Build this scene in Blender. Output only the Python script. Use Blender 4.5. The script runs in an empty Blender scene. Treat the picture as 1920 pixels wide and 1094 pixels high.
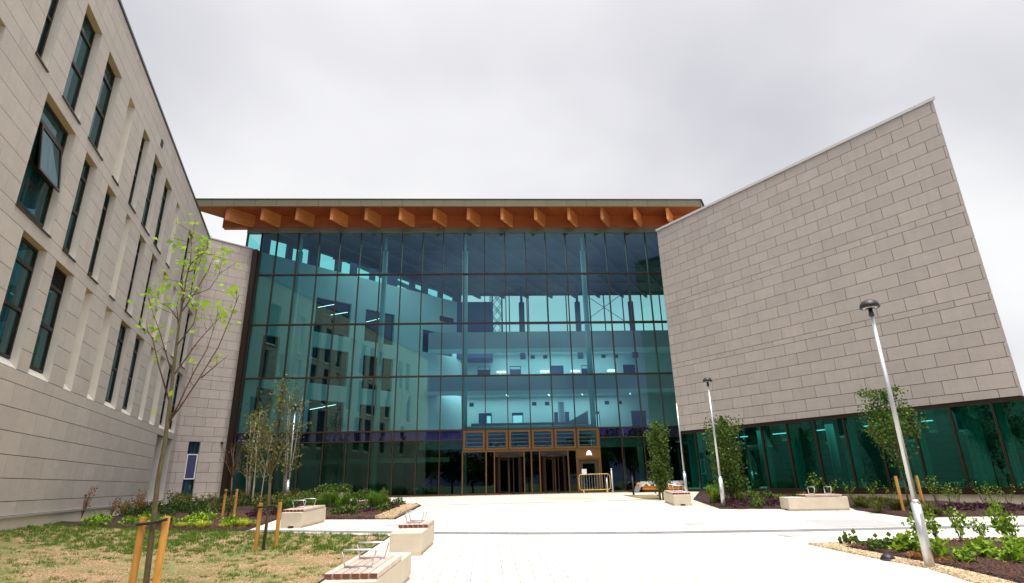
import bpy, math, random
from math import sin, cos, pi, radians
from mathutils import Vector, Matrix
random.seed(7)
S = bpy.context.scene
C = S.collection
# ------------------------------------------------------------------ camera
cd = bpy.data.cameras.new("camera"); cam = bpy.data.objects.new("camera", cd); C.objects.link(cam)
cd.sensor_width = 36; cd.lens = 36*1061.02/1920; cd.clip_end = 3000; cd.clip_start = .05
pt, ro = .32569668, -.02198904
R0 = Vector((1,0,0)); U0 = Vector((0,-sin(pt),cos(pt))); W0 = Vector((0,cos(pt),sin(pt)))
Rr = cos(ro)*R0+sin(ro)*U0; Uu = -sin(ro)*R0+cos(ro)*U0
cam.matrix_world = Matrix((( Rr.x,Uu.x,-W0.x,0),(Rr.y,Uu.y,-W0.y,0),(Rr.z,Uu.z,-W0.z,0),(0,0,0,1)))
S.camera = cam
S.view_settings.view_transform = 'Standard'; S.view_settings.look = 'None'
S.view_settings.exposure = 0.0; S.view_settings.gamma = 1
S.render.engine = 'CYCLES'
S.cycles.transparent_max_bounces = 12; S.cycles.max_bounces = 8
# ------------------------------------------------------------------ sky: overcast cloud sheet over a Nishita sky
SUN_EL, SUN_AZ = radians(72), radians(165)      # azimuth clockwise from +Y
w = bpy.data.worlds.new("World"); S.world = w; w.use_nodes = True
nt = w.node_tree; nt.nodes.clear()
def N(nt, t, **k):
    n = nt.nodes.new(t)
    for a, b in k.items(): setattr(n, a, b)
    return n
def ramp(nt, fac, stops, interp='LINEAR'):
    r = N(nt, 'ShaderNodeValToRGB'); r.color_ramp.interpolation = interp
    e = r.color_ramp.elements
    while len(e) < len(stops): e.new(.5)
    for x, (p, c) in zip(e, stops):
        x.position = p; x.color = (*c, 1) if len(c) == 3 else c
    nt.links.new(fac, r.inputs[0]); return r.outputs[0]
def math_(nt, op, a, b=None, c=None, clamp=False):
    m = N(nt, 'ShaderNodeMath', operation=op, use_clamp=clamp)
    for i, v in enumerate((a, b, c)):
        if v is None: continue
        if isinstance(v, (int, float)): m.inputs[i].default_value = v
        else: nt.links.new(v, m.inputs[i])
    return m.outputs[0]
def mixc(nt, f, a, b, bt='MIX'):
    m = N(nt, 'ShaderNodeMix', data_type='RGBA', blend_type=bt)
    for i, v in ((0, f), (6, a), (7, b)):
        if isinstance(v, (int, float)): m.inputs[i].default_value = v
        elif isinstance(v, tuple): m.inputs[i].default_value = (*v, 1)
        else: nt.links.new(v, m.inputs[i])
    return m.outputs[2]
def noise(nt, vec, scale, detail=4, rough=.55, dist=0):
    n = N(nt, 'ShaderNodeTexNoise'); n.inputs['Scale'].default_value = scale
    n.inputs['Detail'].default_value = detail; n.inputs['Roughness'].default_value = rough
    n.inputs['Distortion'].default_value = dist
    if vec is not None: nt.links.new(vec, n.inputs['Vector'])
    return n.outputs[0]
tc = N(nt, 'ShaderNodeTexCoord'); sp = N(nt, 'ShaderNodeSeparateXYZ'); nt.links.new(tc.outputs['Generated'], sp.inputs[0])
den = math_(nt, 'ADD', math_(nt, 'ABSOLUTE', sp.outputs[2]), .32)
cx = math_(nt, 'DIVIDE', sp.outputs[0], den); cy = math_(nt, 'DIVIDE', sp.outputs[1], den)
cb = N(nt, 'ShaderNodeCombineXYZ'); nt.links.new(cx, cb.inputs[0]); nt.links.new(cy, cb.inputs[1])
cb.inputs[2].default_value = 5.3
n1 = noise(nt, cb.outputs[0], .9, 3, .45, .3)
n2 = noise(nt, cb.outputs[0], 1.9, 4, .5, .2)
nn = math_(nt, 'ADD', math_(nt, 'MULTIPLY', n1, .75), math_(nt, 'MULTIPLY', n2, .25))
# elevation: bright towards the horizon, greyer overhead
hz = N(nt, 'ShaderNodeMapRange'); nt.links.new(sp.outputs[2], hz.inputs[0])
hz.inputs[1].default_value = .34; hz.inputs[2].default_value = .64
hz.inputs[3].default_value = 0; hz.inputs[4].default_value = 1
dens = math_(nt, 'ADD', math_(nt, 'MULTIPLY', math_(nt, 'SUBTRACT', nn, .5), 2.8), math_(nt, 'MULTIPLY', hz.outputs[0], .62))
cloud = ramp(nt, dens, [(0., (1.05,1.05,1.06)), (.27, (.93,.93,.96)), (.55, (.74,.74,.79)), (.85, (.60,.595,.66)), (1., (.52,.515,.58))])
# darker blue rain clouds behind the camera (seen only in the glass)
bk = N(nt, 'ShaderNodeMapRange'); nt.links.new(sp.outputs[1], bk.inputs[0])
bk.inputs[1].default_value = .05; bk.inputs[2].default_value = -.45
bk.inputs[3].default_value = 0; bk.inputs[4].default_value = 1
hi = N(nt, 'ShaderNodeMapRange'); nt.links.new(sp.outputs[2], hi.inputs[0])
hi.inputs[1].default_value = .75; hi.inputs[2].default_value = .5
dark = ramp(nt, n2, [(.36, (.07,.06,.17)), (.5, (.20,.17,.38)), (.68, (.42,.42,.66))])
fb = math_(nt, 'MULTIPLY', bk.outputs[0], hi.outputs[0])
cloud = mixc(nt, fb, cloud, dark)
# added bright glow near the zenith, out of view, to lift ground and walls
sd = Vector((sin(SUN_AZ)*cos(SUN_EL), cos(SUN_AZ)*cos(SUN_EL), sin(SUN_EL)))
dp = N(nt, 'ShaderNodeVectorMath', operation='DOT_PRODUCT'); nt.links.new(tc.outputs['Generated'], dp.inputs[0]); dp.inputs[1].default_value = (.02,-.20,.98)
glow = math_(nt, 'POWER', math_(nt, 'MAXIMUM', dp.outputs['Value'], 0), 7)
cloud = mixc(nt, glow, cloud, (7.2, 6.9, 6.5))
sky = N(nt, 'ShaderNodeTexSky', sky_type='NISHITA'); sky.sun_disc = False
sky.sun_elevation = SUN_EL; sky.sun_rotation = SUN_AZ; sky.air_density = 1; sky.dust_density = 2
b1 = N(nt, 'ShaderNodeBackground'); b1.inputs[1].default_value = .05; nt.links.new(sky.outputs[0], b1.inputs[0])
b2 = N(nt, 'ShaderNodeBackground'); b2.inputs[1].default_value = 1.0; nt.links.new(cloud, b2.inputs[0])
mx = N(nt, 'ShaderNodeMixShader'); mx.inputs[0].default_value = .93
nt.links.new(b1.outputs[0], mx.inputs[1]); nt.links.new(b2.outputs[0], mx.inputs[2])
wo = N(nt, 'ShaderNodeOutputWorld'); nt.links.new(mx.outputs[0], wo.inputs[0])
# ------------------------------------------------------------------ sun behind thin cloud
sl = bpy.data.lights.new("sun", 'SUN'); sl.energy = 2.2; sl.angle = radians(16); sl.color = (1, .965, .91)
so = bpy.data.objects.new("sun", sl); C.objects.link(so)
sd = Vector((sin(SUN_AZ)*cos(SUN_EL), cos(SUN_AZ)*cos(SUN_EL), sin(SUN_EL)))
so.rotation_euler = sd.to_track_quat('Z', 'Y').to_euler(); so.location = (0, -20, 40)

# ------------------------------------------------------------------ helpers
class MB:
    def __init__(s): s.v = []; s.f = []; s.t = []; s.tone = 0.5
    def add(s, vs, fs):
        o = len(s.v); s.v += [tuple(x) for x in vs]
        for f in fs: s.f.append(tuple(i+o for i in f)); s.t.append(s.tone)
    def box(s, x0, x1, y0, y1, z0, z1):
        s.add([(x0,y0,z0),(x1,y0,z0),(x1,y1,z0),(x0,y1,z0),(x0,y0,z1),(x1,y0,z1),(x1,y1,z1),(x0,y1,z1)],
              [(0,3,2,1),(4,5,6,7),(0,1,5,4),(1,2,6,5),(2,3,7,6),(3,0,4,7)])
    def cbox(s, x0, x1, y0, y1, z0, z1, b):      # box with a chamfer on every vertical and top edge
        def ring(i, z): return [(x0+i+b,y0+i,z),(x1-i-b,y0+i,z),(x1-i,y0+i+b,z),(x1-i,y1-i-b,z),(x1-i-b,y1-i,z),(x0+i+b,y1-i,z),(x0+i,y1-i-b,z),(x0+i,y0+i+b,z)]
        vs = ring(0, z0)+ring(0, z1-b)+ring(b, z1)
        fs = [tuple(range(7,-1,-1)), tuple(range(16,24))]
        for r in (0, 8):
            for k in range(8): fs.append((r+k, r+(k+1)%8, r+8+(k+1)%8, r+8+k))
        s.add(vs, fs)
    def quad(s, a, b, c, d): s.add([a,b,c,d], [(0,1,2,3)])
    def prism(s, poly, z0, z1):
        n = len(poly); s.add([(x,y,z0) for x,y in poly]+[(x,y,z1) for x,y in poly],
            [tuple(range(n-1,-1,-1)), tuple(range(n,2*n))]+[(i,(i+1)%n,n+(i+1)%n,n+i) for i in range(n)])
    def hexa(s, p): s.add(p, [(0,3,2,1),(4,5,6,7),(0,1,5,4),(1,2,6,5),(2,3,7,6),(3,0,4,7)])
    def tube(s, pts, rad, n=6, caps=True):
        pts = [Vector(p) for p in pts]; k = len(pts)
        if isinstance(rad, (int, float)): rad = [rad]*k
        vs = []; prev = None
        for i, p in enumerate(pts):
            d = (pts[min(i+1,k-1)]-pts[max(i-1,0)]).normalized()
            a = prev if prev is not None else (Vector((1,0,0)) if abs(d.z) > .7 else Vector((0,0,1)))
            a = (a-d*a.dot(d)).normalized(); b = d.cross(a); prev = a
            for j in range(n):
                t = 2*pi*j/n; vs.append(p+(a*cos(t)+b*sin(t))*rad[i])
        fs = []
        for i in range(k-1):
            for j in range(n): fs.append((i*n+j, i*n+(j+1)%n, (i+1)*n+(j+1)%n, (i+1)*n+j))
        if caps: fs.append(tuple(range(n-1,-1,-1))); fs.append(tuple(range((k-1)*n,k*n)))
        s.add(vs, fs)
    def lathe(s, c, prof, n=20):
        vs = []
        for r, z in prof:
            for j in range(n): t = 2*pi*j/n; vs.append((c[0]+r*cos(t), c[1]+r*sin(t), c[2]+z))
        fs = []
        for i in range(len(prof)-1):
            for j in range(n): fs.append((i*n+j, i*n+(j+1)%n, (i+1)*n+(j+1)%n, (i+1)*n+j))
        s.add(vs, fs)
    def leaf(s, c, size, lobed=False, flat=.5, aspect=.55):
        c = Vector(c)
        nrm = Vector((random.gauss(0,1), random.gauss(0,1), random.gauss(0,1)*flat+flat)).normalized()
        a = nrm.orthogonal().normalized(); a = Matrix.Rotation(random.random()*6.28, 3, nrm) @ a; b = nrm.cross(a)
        s.tone = random.random()
        if lobed:
            pr = [(0,0),(.28,.42),(.55,.30),(.50,.62),(.78,.85),(.36,.82),(0,1.15),(-.36,.82),(-.78,.85),(-.50,.62),(-.55,.30),(-.28,.42)]
            s.add([c+(a*x+b*y)*size-nrm*size*.22*(x*x+(y-.5)**2) for x, y in pr], [tuple(range(12))])
        else:
            s.add([c, c+(a*aspect+b*.5)*size*.9+nrm*size*.08, c+b*size, c+(-a*aspect+b*.5)*size*.9+nrm*size*.08], [(0,1,2,3)])
    def build(s, name, mat, parent=None, smooth=False, loc=None):
        me = bpy.data.meshes.new(name); me.from_pydata(s.v, [], s.f); me.materials.append(mat)
        at = me.attributes.new('tone', 'FLOAT', 'FACE'); at.data.foreach_set('value', s.t)
        if smooth: me.polygons.foreach_set('use_smooth', [True]*len(me.polygons))
        me.update()
        o = bpy.data.objects.new(name, me); C.objects.link(o)
        if parent: o.parent = parent
        if loc: o.location = loc
        return o
def tag(o, label, cat, group=None):
    o['label'] = label; o['category'] = cat
    if group: o['group'] = group
    return o
def thing(name, label, cat, loc=(0,0,0), rz=0, group=None):
    o = bpy.data.objects.new(name, None); C.objects.link(o); o.empty_display_size = .3
    o.location = loc; o.rotation_euler = (0,0,rz); return tag(o, label, cat, group)
def struct(o): o['kind'] = 'structure'; return o
def dup(root, loc, rz=None, label=None, scale=None):
    r = root.copy(); C.objects.link(r); r.location = loc
    if rz is not None: r.rotation_euler = (0,0,rz)
    if scale: r.scale = scale
    if label: r['label'] = label
    for ch in list(root.children):
        c = ch.copy(); C.objects.link(c); c.parent = r
        for g in list(ch.children):
            d = g.copy(); C.objects.link(d); d.parent = c
    return r
def g(y):
    if y > 34.4: return -.72
    if y < 0: return -2.159
    return -1.67+.0418*(y-11.7)

def gl(x, y):      # ground banked up against the left wing
    d = .9425*(x+20.58)+.3332*(y-35.3); t = max(0, min(1, 1-d/6))
    return g(y)+max(0, -1.0-g(y))*t**1.5

# ------------------------------------------------------------------ materials
MATS = {}
def mat(name, col, rough=.6, metal=0, spec=.5, var=None, tone=0, nscale=3, bump=0, bscale=20, namp=.15, emis=None, col2=None):
    m = bpy.data.materials.new(name); m.use_nodes = True; nt = m.node_tree
    b = nt.nodes['Principled BSDF']; tc = N(nt, 'ShaderNodeTexCoord'); v = tc.outputs['Object']
    b.inputs['Roughness'].default_value = rough; b.inputs['Metallic'].default_value = metal
    b.inputs['Specular IOR Level'].default_value = spec
    n = noise(nt, v, nscale, 5, .6)
    f = math_(nt, 'MULTIPLY_ADD', math_(nt, 'SUBTRACT', n, .5), namp*2.4, 1)
    if tone:
        at = N(nt, 'ShaderNodeAttribute', attribute_name='tone')
        f = math_(nt, 'MULTIPLY', f, math_(nt, 'MULTIPLY_ADD', math_(nt, 'SUBTRACT', at.outputs['Fac'], .5), tone, 1))
    base = col
    if col2:
        at = N(nt, 'ShaderNodeAttribute', attribute_name='tone')
        base = mixc(nt, at.outputs['Fac'], col, col2)
    hsv = N(nt, 'ShaderNodeHueSaturation'); nt.links.new(f, hsv.inputs['Value'])
    if isinstance(base, tuple): hsv.inputs['Color'].default_value = (*base, 1)
    else: nt.links.new(base, hsv.inputs['Color'])
    nt.links.new(hsv.outputs[0], b.inputs['Base Color'])
    if bump:
        bp = N(nt, 'ShaderNodeBump'); bp.inputs['Strength'].default_value = bump; bp.inputs['Distance'].default_value = .02
        nt.links.new(noise(nt, v, bscale, 6, .65), bp.inputs['Height']); nt.links.new(bp.outputs[0], b.inputs['Normal'])
    if emis:
        b.inputs['Emission Color'].default_value = (*emis[0], 1); b.inputs['Emission Strength'].default_value = emis[1]
    MATS[name] = m; return m
def stone_mat(name, c1, c2):
    m = bpy.data.materials.new(name); m.use_nodes = True; nt = m.node_tree; b = nt.nodes['Principled BSDF']
    tc = N(nt, 'ShaderNodeTexCoord'); at = N(nt, 'ShaderNodeAttribute', attribute_name='tone')
    # each panel samples its own patch of stone
    sh = N(nt, 'ShaderNodeCombineXYZ'); nt.links.new(math_(nt, 'MULTIPLY', at.outputs['Fac'], 57), sh.inputs[0]); nt.links.new(math_(nt, 'MULTIPLY', at.outputs['Fac'], 23), sh.inputs[2])
    ad = N(nt, 'ShaderNodeVectorMath', operation='ADD'); nt.links.new(tc.outputs['Object'], ad.inputs[0]); nt.links.new(sh.outputs[0], ad.inputs[1])
    mp = N(nt, 'ShaderNodeMapping'); mp.inputs['Rotation'].default_value = (0, .5, 0); mp.inputs['Scale'].default_value = (.7, 1, 2.2); nt.links.new(ad.outputs[0], mp.inputs[0])
    nA = noise(nt, mp.outputs[0], 1.7, 6, .6, .6); nB = noise(nt, ad.outputs[0], 14, 6, .7)
    # rain streaks down the whole wall
    mp2 = N(nt, 'ShaderNodeMapping'); mp2.inputs['Scale'].default_value = (2.2, 2.2, .10); nt.links.new(tc.outputs['Object'], mp2.inputs[0])
    nC = noise(nt, mp2.outputs[0], 1.6, 5, .6)
    col = mixc(nt, ramp(nt, nA, [(.34,(0,0,0)),(.66,(1,1,1))]), c1, c2)
    v = math_(nt, 'MULTIPLY_ADD', math_(nt, 'SUBTRACT', at.outputs['Fac'], .5), .11, 1)
    v = math_(nt, 'MULTIPLY', v, math_(nt, 'MULTIPLY_ADD', math_(nt, 'SUBTRACT', nB, .5), .30, 1))
    v = math_(nt, 'MULTIPLY', v, math_(nt, 'MULTIPLY_ADD', math_(nt, 'SUBTRACT', nC, .5), .22, 1))
    h = N(nt, 'ShaderNodeHueSaturation'); nt.links.new(v, h.inputs['Value']); nt.links.new(col, h.inputs['Color'])
    nt.links.new(h.outputs[0], b.inputs['Base Color']); b.inputs['Roughness'].default_value = .75
    bp = N(nt, 'ShaderNodeBump'); bp.inputs['Strength'].default_value = .25; bp.inputs['Distance'].default_value = .01
    nt.links.new(noise(nt, ad.outputs[0], 30, 5, .7), bp.inputs['Height']); nt.links.new(bp.outputs[0], b.inputs['Normal'])
    MATS[name] = m; return m
stone_mat('stone', (.47,.41,.368), (.415,.385,.355))
stone_mat('stone_left', (.52,.45,.405), (.46,.415,.38))
mat('joint', (.02,.018,.02), .9)
mat('reveal', (.70,.66,.60), .55, namp=.07)
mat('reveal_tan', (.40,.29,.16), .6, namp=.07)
mat('coping', (.62,.61,.60), .4, metal=.3, namp=.05)
mat('dark_coping', (.05,.052,.06), .4, metal=.3)
mat('plinth', (.62,.56,.44), .8, bump=.3, namp=.12)
mat('bronze', (.065,.045,.026), .42, metal=.45, namp=.08, nscale=1.5)
mat('bronze_dark', (.035,.022,.014), .4, metal=.4, namp=.08)
mat('bronze_bright', (.17,.085,.025), .4, metal=.4, namp=.08)
mat('fascia', (.20,.185,.11), .38, metal=.5, namp=.07, nscale=.8, tone=.1)
mat('roof_felt', (.08,.08,.085), .8)
mat('alu', (.72,.73,.74), .35, metal=.6)
mat('steel', (.62,.64,.66), .38, metal=.75, namp=.12, nscale=9, bump=.15, bscale=40)
mat('black_plastic', (.010,.008,.014), .4)
mat('white_paint', (.80,.82,.82), .5, namp=.04)
mat('cool_white', (.74,.80,.82), .6, namp=.05, nscale=.6)
mat('gallery_grey', (.52,.44,.50), .6, namp=.12, nscale=.5)
mat('ceiling_grey', (.10,.08,.17), .7, namp=.1, nscale=.4)
mat('ceiling_beam', (.13,.125,.20), .7)
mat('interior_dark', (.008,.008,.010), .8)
mat('door_blue', (.05,.06,.16), .5, namp=.1)
mat('interior_glass', (.022,.026,.05), .15, namp=.1)
mat('floor_grey', (.22,.22,.23), .5)
mat('ribbon_light', (1,1,1), .5, emis=((.8,.9,1), 3))
mat('lamp_on', (1,1,1), .5, emis=((1,.97,.9), 5))
mat('downlight', (1,1,1), .5, emis=((1,.9,.7), 9))
mat('white_lamp', (.95,.95,.95), .4, emis=((1,1,1), .9))
mat('red', (.45,.03,.03), .5)
mat('orange', (.80,.30,.03), .6, namp=.3, nscale=8, bump=.3)
mat('plastic_sheet', (.42,.42,.43), .3, namp=.3, nscale=6, bump=.8, bscale=9)
mat('yellow_paint', (.72,.50,.10), .45, namp=.1)
mat('concrete', (.62,.54,.43), .75, namp=.14, nscale=2.5, bump=.25, bscale=30)
mat('strap', (.012,.012,.014), .6)
mat('soil', (.10,.055,.035), .95, namp=.5, nscale=30, bump=1, bscale=40)
mat('edging', (.03,.025,.02), .9)
mat('paver_grey', (.34,.34,.37), .75, namp=.2, nscale=5)
mat('paver_tan', (.50,.45,.37), .75, namp=.2, nscale=5)
mat('paver_midgrey', (.40,.39,.39), .75, namp=.2, nscale=5)  # own mid grey of the paving panel and cover plates
def wood_mat(name, c1, c2, ax=(1,1,1), sc=3, rough=.6):
    m = bpy.data.materials.new(name); m.use_nodes = True; nt = m.node_tree; b = nt.nodes['Principled BSDF']
    tc = N(nt, 'ShaderNodeTexCoord'); at = N(nt, 'ShaderNodeAttribute', attribute_name='tone')
    mp = N(nt, 'ShaderNodeMapping'); mp.inputs['Scale'].default_value = ax; nt.links.new(tc.outputs['Object'], mp.inputs[0])
    n = noise(nt, mp.outputs[0], sc, 7, .65, .8)
    col = mixc(nt, ramp(nt, n, [(.3,(0,0,0)),(.7,(1,1,1))]), c1, c2)
    h = N(nt, 'ShaderNodeHueSaturation'); nt.links.new(col, h.inputs['Color'])
    nt.links.new(math_(nt, 'MULTIPLY_ADD', math_(nt, 'SUBTRACT', at.outputs['Fac'], .5), .35, 1), h.inputs['Value'])
    nt.links.new(h.outputs[0], b.inputs['Base Color']); b.inputs['Roughness'].default_value = rough
    MATS[name] = m; return m
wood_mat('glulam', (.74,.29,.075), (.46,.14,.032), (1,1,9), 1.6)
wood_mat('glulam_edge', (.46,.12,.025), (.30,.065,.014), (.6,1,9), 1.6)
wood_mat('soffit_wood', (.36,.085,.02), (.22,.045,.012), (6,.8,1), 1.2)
wood_mat('slat_wood', (.68,.53,.46), (.52,.34,.27), (14,1,1), 3)
wood_mat('end_grain', (.20,.065,.035), (.10,.03,.018), (6,6,6), 4)
wood_mat('stake_wood', (.72,.38,.08), (.50,.22,.04), (6,6,.6), 4)
wood_mat('bark', (.15,.125,.06), (.06,.05,.025), (8,8,1.5), 4, .9)
wood_mat('bark_red', (.16,.075,.05), (.08,.04,.03), (8,8,1.5), 4, .8)
wood_mat('bark_birch', (.62,.55,.42), (.22,.18,.13), (3,3,14), 2, .8)
def leaf_mat(name, c1, c2, tr=.35):
    m = bpy.data.materials.new(name); m.use_nodes = True; nt = m.node_tree; b = nt.nodes['Principled BSDF']
    at = N(nt, 'ShaderNodeAttribute', attribute_name='tone')
    col = mixc(nt, at.outputs['Fac'], c1, c2); nt.links.new(col, b.inputs['Base Color'])
    b.inputs['Roughness'].default_value = .5; b.inputs['Specular IOR Level'].default_value = .3
    t = N(nt, 'ShaderNodeBsdfTranslucent'); nt.links.new(col, t.inputs[0])
    mx = N(nt, 'ShaderNodeMixShader'); mx.inputs[0].default_value = tr
    nt.links.new(b.outputs[0], mx.inputs[1]); nt.links.new(t.outputs[0], mx.inputs[2])
    nt.links.new(mx.outputs[0], nt.nodes['Material Output'].inputs[0]); MATS[name] = m; return m
leaf_mat('leaf_lime', (.42,.60,.03), (.20,.38,.02), .45)
leaf_mat('leaf_green', (.12,.21,.02), (.018,.045,.008), .2)
leaf_mat('leaf_dark', (.06,.12,.02), (.02,.05,.012))
leaf_mat('leaf_olive', (.20,.21,.035), (.05,.07,.015), .25)
leaf_mat('leaf_bright', (.34,.52,.025), (.06,.14,.012), .3)
leaf_mat('leaf_yellow', (.75,.70,.08), (.42,.52,.05), .4)
leaf_mat('leaf_purple', (.10,.03,.05), (.045,.02,.03))
leaf_mat('leaf_rust', (.42,.20,.06), (.22,.12,.04))
leaf_mat('grass_green', (.20,.34,.03), (.05,.12,.015))
leaf_mat('far_leaf', (.035,.06,.015), (.015,.03,.01), .1)
def glass_mat(name, T, G, base=.22, k=.75, rough=0.0):
    m = bpy.data.materials.new(name); m.use_nodes = True; nt = m.node_tree; nt.nodes.clear()
    t = N(nt, 'ShaderNodeBsdfTransparent'); t.inputs[0].default_value = (*T, 1)
    gl = N(nt, 'ShaderNodeBsdfGlossy'); gl.inputs['Color'].default_value = (*G, 1); gl.inputs['Roughness'].default_value = rough
    fr = N(nt, 'ShaderNodeFresnel'); fr.inputs[0].default_value = 1.5
    # very slight roller-wave distortion of toughened glass
    tc = N(nt, 'ShaderNodeTexCoord'); mp = N(nt, 'ShaderNodeMapping'); mp.inputs['Scale'].default_value = (.6,.6,1.5)
    nt.links.new(tc.outputs['Object'], mp.inputs[0])
    bp = N(nt, 'ShaderNodeBump'); bp.inputs['Strength'].default_value = .05; bp.inputs['Distance'].default_value = .02
    nt.links.new(noise(nt, mp.outputs[0], 1.1, 1, .3), bp.inputs['Height']); nt.links.new(bp.outputs[0], gl.inputs['Normal'])
    f = math_(nt, 'MULTIPLY_ADD', fr.outputs[0], k, base, clamp=True)
    mx = N(nt, 'ShaderNodeMixShader'); nt.links.new(f, mx.inputs[0])
    nt.links.new(t.outputs[0], mx.inputs[1]); nt.links.new(gl.outputs[0], mx.inputs[2])
    o = N(nt, 'ShaderNodeOutputMaterial'); nt.links.new(mx.outputs[0], o.inputs[0]); MATS[name] = m; return m
glass_mat('curtain_glass', (.36,.86,.86), (.38,.66,.60), .25, .8)
glass_mat('clere_glass', (.62,.98,.98), (.5,.8,.8), .05, .5)
glass_mat('ground_glass', (.17,.38,.30), (.30,.52,.50), .11, .75)
glass_mat('ribbon_glass', (.035,.36,.31), (.12,.56,.46), .18, .85)
def pane_mat(name, col, G, base):
    m = glass_mat(name, (1,1,1), G, base, .8); nt = m.node_tree
    d = N(nt, 'ShaderNodeBsdfDiffuse'); tc = N(nt, 'ShaderNodeTexCoord')
    mp = N(nt, 'ShaderNodeMapping'); mp.inputs['Scale'].default_value = (3,3,.15); nt.links.new(tc.outputs['Object'], mp.inputs[0])
    c = mixc(nt, ramp(nt, noise(nt, mp.outputs[0], 1.4, 2), [(.45,(0,0,0)),(.55,(1,1,1))]), col, tuple(x*2.6 for x in col))
    nt.links.new(c, d.inputs[0])
    mx = [n for n in nt.nodes if n.type == 'MIX_SHADER'][0]; nt.links.new(d.outputs[0], mx.inputs[1]); return m
pane_mat('window_pane', (.006,.022,.021), (.60,.80,.88), .05)
pane_mat('spandrel_pane', (.006,.006,.012), (.30,.35,.70), .26)
# ground materials in world coordinates
def plaza_mat():
    m = bpy.data.materials.new('plaza_pavers'); m.use_nodes = True; nt = m.node_tree; b = nt.nodes['Principled BSDF']
    tc = N(nt, 'ShaderNodeTexCoord'); mp = N(nt, 'ShaderNodeMapping'); mp.inputs['Rotation'].default_value = (0,0,-.05)
    nt.links.new(tc.outputs['Object'], mp.inputs[0])
    br = N(nt, 'ShaderNodeTexBrick'); nt.links.new(mp.outputs[0], br.inputs[0])
    br.inputs['Color1'].default_value = (.66,.635,.565,1); br.inputs['Color2'].default_value = (.55,.52,.44,1); br.inputs['Mortar'].default_value = (.12,.11,.09,1)
    br.inputs['Scale'].default_value = 1; br.inputs['Brick Width'].default_value = .6; br.inputs['Row Height'].default_value = .3; br.inputs['Mortar Size'].default_value = .008
    br.inputs['Mortar Smooth'].default_value = .3; br.inputs['Bias'].default_value = -.2
    n = noise(nt, tc.outputs['Object'], .8, 5, .6); n2 = noise(nt, tc.outputs['Object'], 9, 5, .7)
    col = mixc(nt, ramp(nt, n, [(.4,(0,0,0)),(.75,(.45,.45,.45))]), br.outputs[0], (.60,.53,.38))
    h = N(nt, 'ShaderNodeHueSaturation'); nt.links.new(col, h.inputs['Color'])
    nt.links.new(math_(nt, 'MULTIPLY_ADD', math_(nt, 'SUBTRACT', n2, .5), .22, 1), h.inputs['Value'])
    nt.links.new(h.outputs[0], b.inputs['Base Color']); b.inputs['Roughness'].default_value = .8
    b.inputs['Specular IOR Level'].default_value = .2
    return m
def lawn_mat():
    m = bpy.data.materials.new('worn_lawn'); m.use_nodes = True; nt = m.node_tree; b = nt.nodes['Principled BSDF']
    tc = N(nt, 'ShaderNodeTexCoord'); v = tc.outputs['Object']
    n1 = noise(nt, v, 1.1, 6, .7, .4); n2 = noise(nt, v, 22, 6, .7); n3 = noise(nt, v, 70, 3, .6)
    dirt = ramp(nt, n2, [(.36,(.07,.035,.015)),(.5,(.33,.20,.095)),(.64,(.56,.40,.24))])
    dirt = mixc(nt, ramp(nt, n3, [(.62,(0,0,0)),(.68,(1,1,1))]), dirt, (.72,.62,.48))
    gr = ramp(nt, n2, [(.3,(.06,.09,.02)),(.7,(.22,.27,.06))])
    f = ramp(nt, math_(nt, 'ADD', math_(nt, 'MULTIPLY', n1, .7), math_(nt, 'MULTIPLY', n2, .3)), [(.47,(0,0,0)),(.56,(.8,.8,.8))])
    nt.links.new(mixc(nt, f, dirt, gr), b.inputs['Base Color']); b.inputs['Roughness'].default_value = .95
    bp = N(nt, 'ShaderNodeBump'); bp.inputs['Strength'].default_value = .9; bp.inputs['Distance'].default_value = .03
    nt.links.new(n2, bp.inputs['Height']); nt.links.new(bp.outputs[0], b.inputs['Normal']); return m
def speckle_mat(name, stops, scale, dist=.03):
    m = bpy.data.materials.new(name); m.use_nodes = True; nt = m.node_tree; b = nt.nodes['Principled BSDF']
    tc = N(nt, 'ShaderNodeTexCoord'); vo = N(nt, 'ShaderNodeTexVoronoi'); vo.inputs['Scale'].default_value = scale
    nt.links.new(tc.outputs['Object'], vo.inputs['Vector']); s = N(nt, 'ShaderNodeSeparateXYZ'); nt.links.new(vo.outputs['Color'], s.inputs[0])
    nt.links.new(ramp(nt, s.outputs[0], stops), b.inputs['Base Color']); b.inputs['Roughness'].default_value = .9
    bp = N(nt, 'ShaderNodeBump'); bp.inputs['Strength'].default_value = 1; bp.inputs['Distance'].default_value = dist; bp.invert = True
    nt.links.new(vo.outputs['Distance'], bp.inputs['Height']); nt.links.new(bp.outputs[0], b.inputs['Normal']); return m
M = MATS
M['plaza'] = plaza_mat(); M['lawn'] = lawn_mat()
M['gravel'] = speckle_mat('gravel', [(0,(.30,.18,.09)),(.5,(.58,.42,.24)),(1,(.80,.68,.48))], 28)
M['mulch'] = speckle_mat('bark_mulch', [(0,(.012,.006,.005)),(.6,(.045,.018,.013)),(1,(.15,.062,.038))], 30, .05)

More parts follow.
